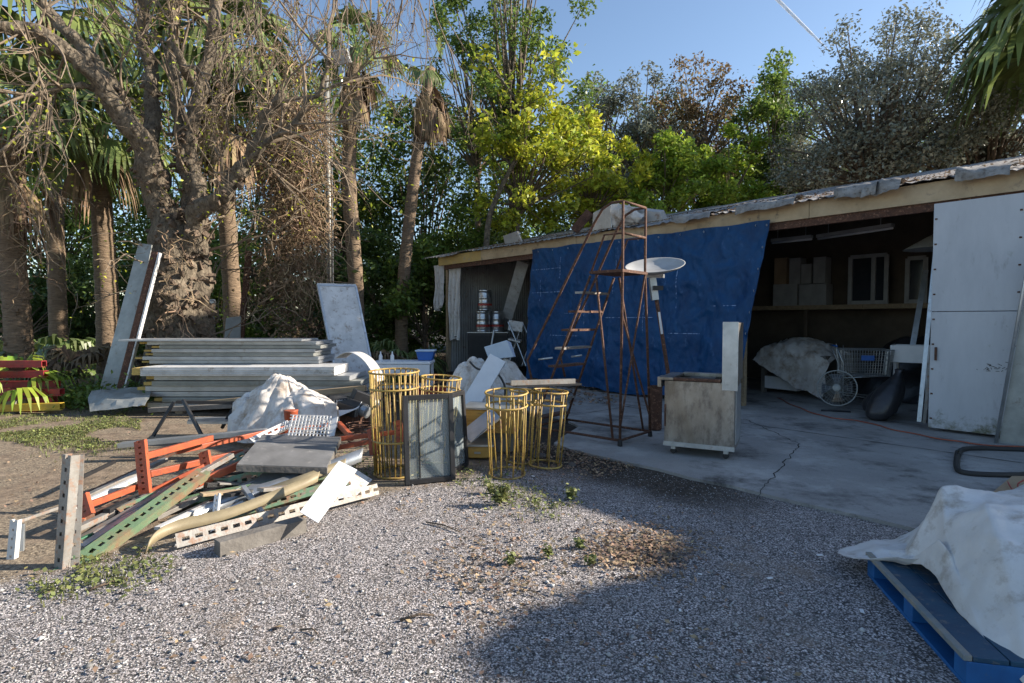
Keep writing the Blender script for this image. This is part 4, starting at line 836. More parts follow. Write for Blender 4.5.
mini('long_timber', MB().bar(A(200, 404, 9.2), A(366, 388, 9.2), .1, .09), 'wood', 'long tan timber lying along the foot of the panel stack', 'timber', bevel=.004)
mini('long_timber', MB().bar(A(150, 410, 9.0), A(262, 404, 9.0), .12, .07), 'woodgrey', 'darker long timber before the left foot of the panel stack', 'timber', bevel=.004)
# white leaning panel
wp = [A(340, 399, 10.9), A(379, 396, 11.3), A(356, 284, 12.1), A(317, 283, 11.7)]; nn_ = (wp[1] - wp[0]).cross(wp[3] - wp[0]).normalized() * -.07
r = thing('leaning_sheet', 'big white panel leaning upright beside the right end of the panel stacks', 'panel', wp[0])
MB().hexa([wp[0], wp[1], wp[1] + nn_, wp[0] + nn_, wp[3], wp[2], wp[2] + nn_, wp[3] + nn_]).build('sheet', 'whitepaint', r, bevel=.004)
e_ = -nn_.normalized() * .006; f_ = MB()
for a, b_ in ((0, 3), (3, 2), (2, 1)): f_.bar(wp[a].lerp(wp[(a + 2) % 4], .02) + e_, wp[b_].lerp(wp[(b_ + 2) % 4], .02) + e_, .04, .012, nn_)
f_.build('rim', 'galv', r)
arc = MB(); ap = [A(335, 358, 8.9), A(343, 353, 8.9), A(352, 353, 8.85), A(362, 359, 8.8), A(370, 369, 8.75), A(376, 382, 8.7)]
for i in range(21):
    p = cr(ap, i / 20); arc.v += [tuple(p), tuple(p + V(.04, .45, -.02))]
arc.f = [(2 * i, 2 * i + 1, 2 * i + 3, 2 * i + 2) for i in range(20)]
mini('curved_trim', arc, 'whitepaint', 'arched white trim strip over the right end of the lower stack', 'trim', solid=.012, smooth=True)
# leaning sheet and rusty channel at far left
q = [A(95, 408, 10.3), A(121, 409, 10.2), A(152, 245, 10.9), A(139, 243, 11.0)]
mini('metal_sheet', MB().add(q, [(0, 1, 2, 3)]), 'zinc', 'tall narrow grey green metal sheet leaning against the trees at the left', 'metal sheet', solid=.02)
r = thing('leaning_channel', 'rusty leaning channel with a white edge beside the tall metal sheet', 'channel', A(118, 400, 10.1))
MB().bar(A(117, 402, 10.1), A(155, 252, 10.7), .11, .05, (0, -1, .3)).build('rusty_web', 'rust', r); MB().bar(A(122, 402, 10.07), A(160, 253, 10.67), .03, .07, (0, -1, .3)).build('white_flange', 'whitepaint', r)
mini('bent_sheet', patch([[A(90, 411, 9), A(110, 410, 9), A(145, 405, 9.0)], [A(88, 400, 9.2), A(112, 396, 9.2), A(150, 396, 9.2)], [A(92, 392, 9.4), A(116, 389, 9.6), A(150, 388, 9.6)]], 12, 14, .03, 3, 1), 'zinc', 'crumpled grey sheet lying before the leaning metal sheet', 'metal sheet', solid=.004)
for (a, b_, w__, m, lab) in (((235, 322, 13), (249, 251, 13.4), .13, 'rust', 'rusty post leaning upright behind the upper stack'), ((202, 335, 12), (193, 306, 12.2), .05, 'whitepaint', 'thin white stake right of the big trunk'), ((208, 335, 12), (198, 312, 12.2), .05, 'whitepaint', 'second thin white stake right of the big trunk'), ((214, 335, 12.3), (212, 308, 12.3), .07, 'galv', 'short grey stub standing behind the upper stack')):
    A0 = A(*a); A0.z = 0; mini('old_post', MB().bar(A0, A(*b_), w__, .06, (0, -1, 0)), m, lab, 'post', 'posts behind the panel stack')
mini('concrete_block', MB().hexa([V(-6.75, 13.1, 0), V(-6.3, 13.1, 0), V(-6.3, 13.4, 0), V(-6.75, 13.4, 0), A(226, 318, 13.1), A(241, 316, 13.1), A(241, 316, 13.4), A(226, 318, 13.4)]), 'dull', 'whitish upright block at the foot of the rusty leaning post', 'block', bevel=.02)
bb_ = MB().hexa([A(200, 330, 13.5), A(214, 330, 13.5), A(214, 330, 14), A(200, 330, 14), A(200, 300, 13.5), A(216, 299, 13.5), A(216, 299, 14), A(200, 300, 14)]); mini('plastic_drum', bb_, 'galv', 'blue grey box between the big trunk and the rusty post', 'box', bevel=.05)
# red steel stack
for k, (y, x1, Y, m, ro, lab) in enumerate(((409, 40, 9.6, 'redpaint', 0, 'lowest dark red channel of the red stack'), (403, 62, 9.4, 'yellowpaint', -6, 'bright yellow channel in the red stack'), (397, 55, 9.7, 'redpaint', -2, 'red channel just above the yellow one'), (389, 62, 9.7, 'redpaint', 0, 'middle red channel with a rusty underside'), (381, 58, 9.9, 'redpaint', -1, 'red channel above the middle of the red stack'), (371, 46, 9.8, 'redpaint', -2, 'second red channel from the top of the red stack'), (361, 44, 9.8, 'redpaint', 0, 'topmost red channel of the red stack'), (366, 40, 10.2, 'rust', 1, 'rust brown channel at the rear of the red stack'))):
    mb = MB(); a, b_ = A(-150, y + ro * -1, Y), A(x1, y, Y); b_.z += 0
    mb.bar(a, b_, .1, .012); mb.bar(a + V(0, -.05, -.05), b_ + V(0, -.05, -.05), .012, .088); mb.bar(a + V(0, .05, -.05), b_ + V(0, .05, -.05), .012, .088); mb.bar(a + V(0, -.07, -.1), b_ + V(0.05, -.07, -.1), .05, .01)
    mini('steel_channel', mb, m, lab + ' at the left edge', 'channel', 'painted steel channels at the left edge')
for x, w_ in ((-8.9, 'left part'), (-8.3, 'right end')): mini('stack_block', MB().box((x, 9.8, .1), (.15, .9, .2)), 'woodgrey', 'grey wooden block under the ' + w_ + ' of the red stack', 'block', 'blocks under the red stack')

# ------------------------------------------------------------------ trestle, sheets and junk behind the heap
tr_ = thing('folding_trestle', 'dark metal folding trestle frame behind the scrap heap', 'trestle', G(195, 437))
for a, b_ in (((174, 402, 7.3), (153, 436, 7.2)), ((183, 400, 7.2), (204, 440, 6.9)), ((233, 403, 7.5), (254, 434, 7.3)), ((236, 403, 7.4), (222, 428, 7.5))):
    MB().bar(A(*a), A(*b_), .035, .035, (0, -1, 0)).build('leg', 'blackmetal', tr_)
MB().bar(A(176, 402, 7.25), A(238, 403, 7.45), .04, .04).build('top_rail', 'blackmetal', tr_)
MB().hexa([A(187, 424, 7.2), A(240, 424, 7.2), A(238, 419, 7.7), A(190, 419, 7.7)] + [p + V(0, 0, .03) for p in (A(187, 424, 7.2), A(240, 424, 7.2), A(238, 419, 7.7), A(190, 419, 7.7))]).build('tray', 'galv', tr_)
def dome(px, Y, wx, wy, h, seed, nm, lab, cat, m='cloth', peaks=((0, 0, 1),), group=None):
    c = G(px, 320 + 882 / Y); mb = MB(); NR, NA = 60, 150
    for i in range(NR + 1):
        s_ = i / NR
        for j in range(NA):
            a = 2 * math.pi * j / NA; x, y = math.cos(a) * s_, math.sin(a) * s_
            hh = 0
            for qx, qy, qh in peaks: hh = max(hh, qh * (1 - min(1, math.hypot(x - qx, y - qy) / 1.12) ** 1.7))
            ph = 3 * noise.noise(V(math.cos(a) * 1.3, math.sin(a) * 1.3, seed)); fd = s_ ** 1.2
            pl_ = (abs(math.sin(a * 5.5 + ph)) ** .6 - .6) * .2 + (abs(math.sin(a * 12 + ph * 2 + s_ * 2)) ** .7 - .6) * .05
            R_ = 1 + pl_ * fd; q = V(x * 3, y * 3, seed)
            z = hh * h * (1 + crum(q, .8, seed) * .12 + crum(q, 2.0, seed) * .05) + pl_ * .7 * fd * (1 - s_)
            mb.v.append((c.x + x * wx * R_ * (1 + crum(q, 1.1, 3) * .1), c.y + y * wy * R_, max(z * (1 if s_ < .97 else .4), .006 + .01 * (1 - s_))))
    mb.f = [(i * NA + j, i * NA + (j + 1) % NA, (i + 1) * NA + (j + 1) % NA, (i + 1) * NA + j) for i in range(NR) for j in range(NA)]
    mb.f = [(f[3], f[2], f[1], f[0]) for f in mb.f]
    return mini(nm, mb, m, lab, cat, group, smooth=True)
dome(285, 7.4, .66, .55, .84, 2, 'covered_heap', 'domed heap covered by a stained white cloth behind the grey board', 'covered heap', peaks=((-.05, 0, 1.0), (.4, -.2, .8), (-.45, .1, .78)))
dome(487, 9.2, .62, .5, .95, 9, 'covered_heap', 'crumpled white cloth over a heap before the kegs', 'covered heap', peaks=((-.3, 0, 1.0), (.4, .1, .95), (.1, -.5, .6)))
mini('white_slab', MB().bar(A(468, 408, 7.9), A(498, 358, 8.2), .26, .04, (0, -1, .5)), 'white', 'long white slab leaning diagonally on the cloth-covered heap', 'slab', bevel=.004)
mini('foam_box', MB().hexa([A(489, 360, 9.2), A(514, 357, 9.0), A(516, 357, 9.5), A(490, 359, 9.6), A(484, 347, 9.2), A(507, 340, 9.0), A(511, 342, 9.5), A(488, 346, 9.6)]), 'paleblue', 'pale blue foam box perched on the cloth-covered heap', 'box', bevel=.01)
mini('black_cable', MB().tube([cr([A(470, 362, 8.9), A(478, 369, 8.6), A(495, 372, 8.5), A(504, 384, 8.4), A(505, 398, 8.3)], i / 30) for i in range(31)], .016, 6), 'rubber', 'black cable draped over the white cloth before the kegs', 'cable', smooth=True)
dk = [(338, 404, 8.0, .25, .2, 'boxy dark machine part in the junk behind the cages'), (352, 408, 7.8, .3, .16, 'low dark machine part beside the tall yellow cage'), (362, 399, 8.2, .28, .2, 'upper dark machine part beside the tall yellow cage')]
for k, (px, py, Y, w__, h__, lab) in enumerate(dk):
    r = thing('machine_part', lab, 'machine part', A(px, py, Y)); c = A(px, py, Y)
    rm_ = Matrix.Rotation(R(20 + 47 * k), 3, 'Z') @ Matrix.Rotation(R(12 * k), 3, 'X')
    MB().box(c, (w__, .3, h__), rm_).build('casing', 'blackmetal', r, bevel=.015)
    MB().lathe(c + rm_ @ V(.02, -.2, 0), [(.06, -.05), (.08, -.04), (.08, .05), (.05, .06)], 14, rm_ @ Matrix.Rotation(R(90), 3, 'X')).build('pulley', 'galv', r)
    f_ = MB()
    for j in range(7): f_.box(c + rm_ @ V(-w__ / 2 + .03 + j * w__ / 7, -.157, .0), (.012, .02, h__ * .8), rm_)
    f_.build('fins', 'galv', r)
    MB().box((c.x, c.y, c.z / 2 - h__ / 4), (.25, .25, max(.05, c.z - h__ / 2))).build('stand', 'rust', r)
r = thing('wire_coil', 'flat coil of dark wire lying left of the tall yellow cage', 'wire coil', G(362, 441)); c = A(362, 427, 7.0); f_ = MB()
for j in range(8): f_.ring((c.x, c.y, .06 + .03 * j), .17 + .02 * math.sin(j * 2), .006, 30, 4, Matrix.Rotation(R(5 * math.sin(j * 1.7)), 3, 'X'))
f_.build('wire', 'rust', r)
mini('plastic_offcut', MB().add([A(335, 418, 7.4), A(358, 408, 7.6), A(362, 402, 7.9), A(340, 406, 7.9)], [(0, 1, 2, 3)]), 'white', 'white plastic offcut lying over the machine parts', 'offcut', solid=.01)

# white utility table, bin, crates
c = A(404, 372, 10.8); r = thing('utility_table', 'white plastic table standing behind the yellow cages', 'table', (c.x, c.y, 0)); zt = A(404, 362, 10.8).z
MB().box((c.x, c.y, zt), (1.1, .6, .05)).build('top', 'white', r, bevel=.01); MB().box((c.x, c.y - .28, zt - .13), (1.06, .03, .2)).build('apron', 'white', r, bevel=.006); MB().box((c.x, c.y, zt * .4), (1.0, .5, .04)).build('shelf', 'white', r)
for x in (-.5, .5):
    for y in (-.25, .25): MB().bar(V(c.x + x, c.y + y, 0), V(c.x + x, c.y + y, zt - .02), .05, .05, (0, 1, 0)).build('leg', 'white', r)
for x, lab in ((-.42, 'left'), (-.2, 'right')): mini('bottle', MB().lathe((c.x + x, c.y - .1, zt + .026), [(.03, 0), (.035, .01), (.035, .1), (.012, .14), (.012, .18)], 12), 'white', lab + ' small white bottle of the pair on the plastic table', 'bottle', 'bottles on the plastic table', smooth=True)
r = thing('blue_bin', 'blue plastic bin with a pale lid on the right of the plastic table', 'bin', A(426, 357, 10.9)); a = A(426, 353, 10.9)
MB().hexa([V(a.x + sx * .13, a.y + sy * .12, zt + .03) for sx, sy in ((-1, -1), (1, -1), (1, 1), (-1, 1))] + [V(a.x + sx * .17, a.y + sy * .15, zt + .2) for sx, sy in ((-1, -1), (1, -1), (1, 1), (-1, 1))]).build('tub', 'bluebin', r, bevel=.01)
MB().box((a.x, a.y, zt + .215), (.37, .33, .028)).build('lid', 'paleblue', r, bevel=.008)
for k, (px, lab) in enumerate(((427, 'red plastic crate at the lower right of the plastic table'), (440, 'second red plastic crate nearer the shed end post'))):
    a = G(px, 320 + 882 / (9.9 + .3 * k)); r = thing('red_crate', lab, 'crate', a, 'red crates by the shed end')
    f_ = MB()
    for zz in (.1, .2, .3):
        for s_ in (-1, 1): f_.box((a.x, a.y + s_ * .14, zz), (.32, .015, .06)); f_.box((a.x + s_ * .15, a.y, zz), (.015, .28, .06))
    for sx in (-1, 1):
        for sy in (-1, 1): f_.box((a.x + sx * .15, a.y + sy * .14, .17), (.03, .03, .33))
    f_.build('sides', 'redplastic', r); MB().box((a.x, a.y, .02), (.3, .27, .02)).build('base', 'redplastic', r)

# ------------------------------------------------------------------ yellow wire cages
def cage(h, r0, r1, nw, label, double=False):
    t = thing('wire_cage', label, 'wire cage', (0, 0, 0), 'yellow wire cages', True)
    f = MB()
    for k in range(nw):
        a = 2 * math.pi * k / nw; f.tube([V(r1 * math.cos(a), r1 * math.sin(a), 0), V(lerp(r1, r0, .5) * math.cos(a + .02) + random.uniform(-.012, .012), lerp(r1, r0, .5) * math.sin(a) + random.uniform(-.012, .012), h / 2), V(r0 * math.cos(a) + random.uniform(-.004, .004), r0 * math.sin(a), h + random.uniform(-.012, .012))], .0075, 6)
    f.build('uprights', 'cage', t, smooth=True)
    for z in ((0.02, h - .13, h) if not double else (.02, h * .35, h - .16, h)):
        rr_ = lerp(r1, r0, z / h); MB().ring((0, 0, z), rr_ + .009, .0105, 34, 6).build('hoop', 'cage', t, smooth=True)
    return t
cg = cage(1.04, .235, .205, 26, 'tallest and densest yellow wire cage, standing left of the glass frames', True); cg.location = G(396, 474)
c2 = cage(.92, .21, .19, 12, 'yellow wire cage half hidden behind the glass frames'); c2.location = G(436, 460)
c3 = cage(.84, .2, .17, 9, 'open yellow wire cage in front of the wooden drawer box'); c3.location = G(507, 475)
c4 = cage(.8, .18, .165, 9, 'rightmost yellow wire cage near the slab edge'); c4.location = G(545, 466)
c5 = cage(.78, .15, .15, 7, 'narrow yellow wire cage right behind the drawer box cage'); c5.location = G(520, 462)
for c_, rx_, ry_ in ((cg, 1.5, -1.2), (c2, -3, 3), (c3, 2.5, -3.5), (c4, -2, 3), (c5, 3, 2)): c_.rotation_euler = (R(rx_), R(ry_), R(rx_ * 20))
# glass frames
def gframe(corner_l, corner_r, h, lab, lean, mull):
    a, b_ = corner_l, corner_r; d_ = (b_ - a).normalized(); n_ = V(-d_.y, d_.x, 0); Lw = (b_ - a).length
    r = thing('glazed_frame', lab, 'glazed frame', (a + b_) / 2, 'black glazed frames leaning on the cages'); upv = (V(0, 0, 1) + n_ * lean).normalized() * h
    f = MB(); t = .045; s = a + V(0, 0, .01)
    for p, q in ((s + d_ * t / 2, s + d_ * t / 2 + upv), (s + d_ * (Lw - t / 2), s + d_ * (Lw - t / 2) + upv)): f.bar(p, q, t, .05, n_)
    for p in (s + upv * (t / 2 / h), s + upv * (1 - t / 2 / h)): f.bar(p + d_ * (t + .001), p + d_ * (Lw - t - .001), t, .048, n_)
    if mull: f.bar(s + d_ * Lw * .3 + upv * .05 / h, s + d_ * Lw * .3 + upv * (1 - .05 / h), .012, .02, n_)
    f.build('frame', 'blackmetal', r, bevel=.003)
    MB().hexa([s + d_ * t + upv * .04 + n_ * o for o in (0,)] + [s + d_ * (Lw - t) + upv * .04, s + d_ * (Lw - t) + upv * .04 + n_ * .008, s + d_ * t + upv * .04 + n_ * .008] + [s + d_ * t + upv * .96, s + d_ * (Lw - t) + upv * .96, s + d_ * (Lw - t) + upv * .96 + n_ * .008, s + d_ * t + upv * .96 + n_ * .008]).build('pane', 'glass', r)
    return r
gframe(G(405, 486), G(455, 480.5), .83, 'larger black framed glass panel in front, with streaky dust', .1, True)
gframe(G(450, 476), G(467, 466), .80, 'narrower black framed glass panel turned edge-on behind the larger one', .06, False)
# tray on the cages and drawer boxes
c = A(543, 384, 5.9); r = thing('metal_tray', 'dark metal tray laid across the tops of the two right-hand cages', 'tray', c)
MB().bar(A(511, 385, 5.75), A(575, 383, 6.05), .28, .02).build('tray_base', 'blackmetal', r); MB().bar(A(511, 385, 5.62) + V(0, 0, .02), A(575, 383, 5.92) + V(0, 0, .02), .02, .05).build('rim', 'rackgrey', r)
def drawer(px0, px1, pyt, Y, dep, h, z0, lab, tilt, n=2):
    a, b_ = A(px0, pyt, Y), A(px1, pyt, Y); L_ = b_.x - a.x; c = V((a.x + b_.x) / 2, Y + dep / 2, z0); r = thing('drawer_box', lab, 'drawer box', c, 'yellow wooden drawer boxes'); Rm = Matrix.Rotation(R(tilt), 3, 'Z')
    MB().box(c + V(0, 0, h / 2), (L_, dep, h), Rm).build('carcass', M['foamwood'], r, bevel=.005)
    for k in range(n):
        o = MB().box(c + Rm @ V(0, -dep / 2 - .008, 0) + V(0, 0, h * (k + .5) / n), (L_ * .9, .014, h / n * .82), Rm).build('drawer_front', M['foamwood'], r, bevel=.003)
        MB().box(c + Rm @ V(0, -dep / 2 - .022, 0) + V(0, 0, h * (k + .5) / n), (L_ * .2, .015, .02), Rm).build('handle', 'galv', o)
    MB().box(c + V(0, 0, h + .012), (L_ * 1.05, dep * 1.1, .02), Rm).build('top', 'galv', r)
M['foamwood'] = mat('yellow varnished wood', (.5, .3, .07), (.36, .2, .045), .55, 0, 4, stretch=(1, 4, 6), c3=(.2, .12, .05), m3=.62)
drawer(465, 520, 440, 6.5, .45, .27, .25, 'larger yellow wooden drawer box with a grey top behind the right-hand cages', -8, 2)
drawer(463, 494, 455, 6.25, .4, .13, .02, 'low yellow wooden box at the foot of the larger drawer box', -3, 1)
mini('block_support', MB().box((A(490, 455, 6.7).x, 6.78, .125), (.6, .3, .248)), 'woodgrey', 'grey wooden block carrying the larger drawer box', 'block')
mini('grey_chute', MB().bar(A(466, 437, 6.3), A(496, 413, 6.4), .2, .03, (0, -.6, 1)), 'galv', 'grey sheet sloping over the front of the drawer boxes', 'metal sheet')

# ------------------------------------------------------------------ the scrap heap
def B(name, a, b_, w__, h__, m, lab, cat='bar', up=(0, 0, 1), group=None): return mini(name, MB().bar(A(*a), A(*b_), w__, h__, up), m, lab, cat, group, bevel=.002)
def SLT(a, b_, wd, dp, up, m, lab, pitch=.075, slot=.045, name='slotted_upright', group='slotted rack uprights'):
    mb = MB(); slotted(mb, A(*a), A(*b_), wd, dp, up, pitch, slot); return mini(name, mb, m, lab, 'rack upright', group)
M['greenrust'] = mat('green paint over rust', (.14, .22, .13), (.09, .15, .08), .65, 0, 3, c3=(.22, .12, .07), m3=.56, bump=.15, s3=2.2, w3=.08)
SLT((54, 578, 3.42), (204, 470, 4.75), .115, .06, (.1, -.75, .7), 'greenrust', 'long green slotted upright with rust patches, sloping from the ground into the heap')
SLT((58, 571, 3.50), (67, 455, 3.56), .09, .05, (-.45, -1, 0), 'rackgrey', 'grey slotted upright standing on end at the left front of the heap', .085, .03)
SLT((73, 568, 3.53), (78, 455, 3.59), .06, .03, (.6, -1, 0), 'rackgrey', 'narrow side flange standing against the grey upright on end', .085, .03)
SLT((189, 494, 4.75), (284, 470, 4.95), .12, .05, (0, -1, .35), 'rackgreen', 'short clean green slotted upright crossing under the grey board', .085, .05)
SLT((176, 541, 3.76), (378, 489, 4.88), .095, .05, (.1, -1, .3), 'rackgrey', 'long low grey slotted upright along the front foot of the heap', .085, .05)
SLT((213, 531, 4.1), (217, 494, 4.35), .04, .02, (0, -1, .2), 'whitepaint', 'short whitish perforated strip hanging over the low upright', .05, .03)
SLT((252, 441, 5.7), (290, 423, 6.1), .09, .03, (0, -1, .5), 'whitepaint', 'white slotted strip sloping up behind the grey board', .08, .05)
SLT((300, 500, 4.9), (352, 478, 5.15), .1, .04, (.2, -1, .4), 'rackgrey', 'short rusty slotted piece beneath the white sheet offcut', .08, .05)
B('dark_beam', (217, 549, 3.69), (303, 525, 4.13), .1, .11, 'woodgrey', 'dark short timber beam on the ground under the low slotted upright', 'beam')
SLT((120, 512, 4.3), (262, 446, 5.5), .09, .05, (.1, -.75, .7), 'rackgreen', 'long clean green slotted upright running parallel behind the rusty green one')
SLT((96, 535, 4.0), (236, 462, 5.1), .07, .04, (.1, -.75, .7), 'rackgrey', 'narrow grey slotted upright squeezed between the two long green ones')
SLT((160, 505, 4.5), (330, 474, 5.0), .08, .04, (.1, -.8, .6), 'greenrust', 'dull green slotted upright lying nearly level under the grey board')
SLT((205, 522, 4.25), (350, 480, 4.8), .07, .04, (.1, -.9, .4), 'rackgreen', 'thin green slotted upright just above the low pale one at the foot')
SLT((30, 556, 3.8), (150, 520, 4.3), .07, .04, (.1, -.75, .7), 'greenrust', 'green slotted upright reaching left past the grey post on end')
# curved trims
def trim(pts, wd, m, lab, th=.012):
    ps = [A(*p) for p in pts]; mb = MB(); K_ = 40
    for i in range(K_ + 1):
        p = cr(ps, i / K_); q_ = cr(ps, min(1, i / K_ + .01)) - cr(ps, max(0, i / K_ - .01)); s = V(0, .45, .9).normalized() * wd / 2
        mb.v += [tuple(p - s), tuple(p + s + V(0, 0.02, 0))]
    mb.f = [(2 * i, 2 * i + 1, 2 * i + 3, 2 * i + 2) for i in range(K_)]
    return mini('curved_trim', mb, m, lab, 'trim', solid=th, smooth=True)
M['cream'] = mat('cream paint', (.34, .28, .17), (.22, .18, .11), .55, 0, 4, c3=(.25, .2, .13), m3=.62)
trim([(146, 548, 3.7), (155, 537, 3.8), (178, 526, 3.95), (230, 513, 4.15), (298, 486, 4.5), (318, 477, 4.65)], .08, 'cream', 'cream trim with a curled left end along the front of the heap')
trim([(190, 520, 4.3), (225, 503, 4.55), (290, 482, 4.8), (362, 455, 5.2)], .12, 'galv', 'grey trim sweeping up to the right above the cream one')
trim([(250, 498, 4.65), (300, 480, 4.75), (345, 463, 5.0)], .07, 'yellowpaint' if False else 'cream', 'shorter cream trim at the right above the white offcut')
mini('sheet_offcut', MB().add([A(300, 512, 4.02), A(318, 523, 3.97), A(357, 470, 4.42), A(339, 461, 4.47)], [(0, 1, 2, 3)]), 'white', 'bright white sheet offcut propped on the right front of the heap', 'offcut', solid=.006)
mini('sheet_offcut', MB().add([A(335, 500, 4.8), A(355, 497, 4.95), A(372, 480, 5.3), A(350, 466, 5.3)], [(0, 1, 2, 3)]), 'whitepaint', 'cracked white offcut at the right foot of the heap', 'offcut', solid=.01)
mini('sheet_offcut', MB().add([A(235, 500, 4.6), A(268, 502, 4.6), A(305, 470, 5.0), A(270, 466, 5.0)], [(0, 1, 2, 3)]), 'galv', 'grey sheet offcut inside the heap under the board', 'offcut', solid=.006)
# the flat board on top
q = [A(236, 465, 4.75), A(327, 468, 4.85), A(341, 437, 5.65)]; q.append(q[0] + (q[2] - q[1]) * .96)
r = thing('table_board', 'weathered dark grey board with a pale edge lying on top of the scrap heap', 'board', (q[0] + q[2]) / 2)
MB().hexa([p - V(0, 0, .055) for p in q] + [p - V(0, 0, .004) for p in q]).build('core', 'woodgrey', r); qc = sum(q, V(0, 0, 0)) / 4
M['boardtop'] = mat('board laminate', (.2, .2, .2), (.12, .12, .12), .45, 0, 4, c3=(.34, .32, .3), m3=.64)
MB().hexa([p.lerp(qc, .01) - V(0, 0, .003) for p in q] + [p.lerp(qc, .01) + V(0, 0, .004) for p in q]).build('laminate', 'boardtop', r)
# grille
gr_ = thing('white_grille', 'white perforated grille behind the grey board', 'grille', A(308, 428, 5.9)); f_ = MB(); g0_, g1_ = A(288, 436, 5.85), A(327, 437, 5.9); up_ = A(302, 415, 6.1) - A(300, 436, 5.85)
for k in range(12): f_.bar(g0_.lerp(g1_, k / 11), g0_.lerp(g1_, k / 11) + up_ + V(.03, 0, 0), .014, .008, (0, -1, 0))
for k in range(8): f_.bar(g0_ + up_ * (k / 7) + V(0, -.006, 0), g1_ + up_ * (k / 7) + V(0, -.006, 0), .012, .008, (0, -1, 0))
f_.build('lattice', 'whitepaint', gr_); MB().bar(g1_ + V(.03, 0, 0), g1_ + up_ + V(.06, 0, -.02), .1, .01, (0, -1, 0)).build('side_plate', 'whitepaint', gr_)
# orange rack beams
def OB(a, b_, w__, lab, ends=(), m='orange'):
    r = thing('rack_beam', lab, 'rack beam', (A(*a) + A(*b_)) / 2, 'orange rack beams in the scrap heap'); P0, P1 = A(*a), A(*b_)
    MB().bar(P0, P1, w__ * .5, w__ * .78).build('beam', m, r, bevel=.004)
    for p, q_ in ends:
        mb = MB(); slotted(mb, A(*p), A(*q_), .085, .035, (0, -1, .2), .05, .018); mb.bar(A(*p) + V(0, .03, 0), A(*q_) + V(0, .03, 0), .075, .03, (0, -1, 0)); mb.build('end_plate', m, r)
OB((146, 456, 4.6), (212, 438, 5.4), .07, 'orange rack beam with a tall end plate standing up at the left of the heap', [((144, 494, 4.5), (139, 441, 4.6))])
OB((86, 506, 4.05), (150, 482, 4.7), .06, 'orange rack beam low at the left with a short end plate', [((86, 516, 4.0), (80, 496, 4.05))])
OB((150, 474, 4.75), (243, 452, 5.4), .07, 'orange rack beam running into the heap beneath the white slotted strip', [((207, 473, 4.9), (203, 452, 4.95))])
OB((176, 452, 5.2), (285, 428, 6.2), .06, 'thin orange rack beam reaching toward the white grille')
OB((196, 484, 4.7), (246, 462, 5.0), .08, 'thick red orange rack beam tucked under the left of the grey board')
OB((338, 439, 5.7), (398, 432, 5.8), .06, 'upper orange rack beam pointing right before the tall cage', [((401, 443, 5.75), (397, 421, 5.8))])
OB((336, 448, 5.6), (373, 441, 5.7), .06, 'lower orange rack beam pointing right with an upright end plate', [((374, 455, 5.65), (371, 429, 5.7))])
OB((339, 424, 6.1), (352, 438, 5.8), .08, 'short orange rack piece sloping down right of the grille')
OB((258, 436, 5.9), (330, 424, 6.3), .05, 'thin orange rack beam behind the white grille')
OB((150, 492, 4.6), (204, 466, 4.9), .05, 'faded orange beam under the end-plate beam', m='orange')
mini('orange_bucket', MB().lathe(A(291, 420, 6.3), [(.06, 0), (.07, .01), (.075, .1), (.08, .11), (.06, .11)], 16), 'orange', 'small orange red pot in front of the domed cloth heap', 'pot', smooth=True)
# long bars at the left
bars = [((0, 579, 3.5), (196, 484, 4.9), .025, .025, 'palmrod', 'thin green rod running through the heap from the left edge'),
        ((-30, 572, 3.6), (128, 520, 4.5), .07, .03, 'galv', 'flat grey bar reaching in from the left edge'),
        ((60, 562, 3.7), (192, 474, 4.9), .06, .03, 'galv', 'silver channel bar above the green slotted upright'),
        ((80, 540, 4.0), (232, 455, 5.1), .06, .04, 'rackgrey', 'dull grey channel running up under the grey board'),
        ((120, 445, 6.2), (266, 431, 6.4), .12, .05, 'galv', 'long pale beam lying across the back of the heap'),
        ((100, 527, 4.2), (160, 492, 4.6), .09, .02, 'white', 'white strip lying low at the left of the heap'),
        ((243, 487, 4.55), (262, 513, 4.3), .035, .035, 'galv', 'short silver tube poking out at the front of the heap'),
        ((0, 552, 3.9), (120, 505, 4.6), .03, .03, 'whitepaint', 'thin white bar at the far left of the heap'),
        ((262, 520, 4.5), (330, 488, 4.8), .03, .03, 'rust', 'thin rusty bar in front of the low slotted upright'),
        ((150, 440, 6.4), (240, 437, 6.4), .08, .03, 'blackmetal', 'dark bar behind the long pale beam')]
M['palmrod'] = mat('green rod', (.05, .2, .1), (.03, .13, .07), .5)
for a, b_, w__, h__, m, lab in bars: B('metal_bar', a, b_, w__, h__, m, lab)
SLT((9, 573, 3.62), (14, 520, 3.66), .05, .03, (0, -1, 0), 'whitepaint', 'short white perforated stub standing at the far left', .06, .02)
B('metal_bar', (21, 570, 3.75), (22, 524, 3.8), .03, .03, 'galv', 'short grey stub beside the white perforated one')
B('metal_bar', (12, 524, 3.66), (58, 508, 4.0), .02, .02, 'rackgrey', 'slim bar joining the white stub to the heap')
ORD = ['leftmost'] + [w_ + ' from the left' for w_ in 'second third fourth fifth sixth seventh eighth ninth tenth eleventh twelfth thirteenth fourteenth fifteenth sixteenth seventeenth eighteenth nineteenth twentieth'.split()]
CN = {'galv': 'silver', 'rackgrey': 'dull grey', 'rust': 'rust brown', 'blackmetal': 'black', 'whitepaint': 'white', 'woodgrey': 'grey wooden', 'wood': 'tan wooden', 'rackgreen': 'green'}
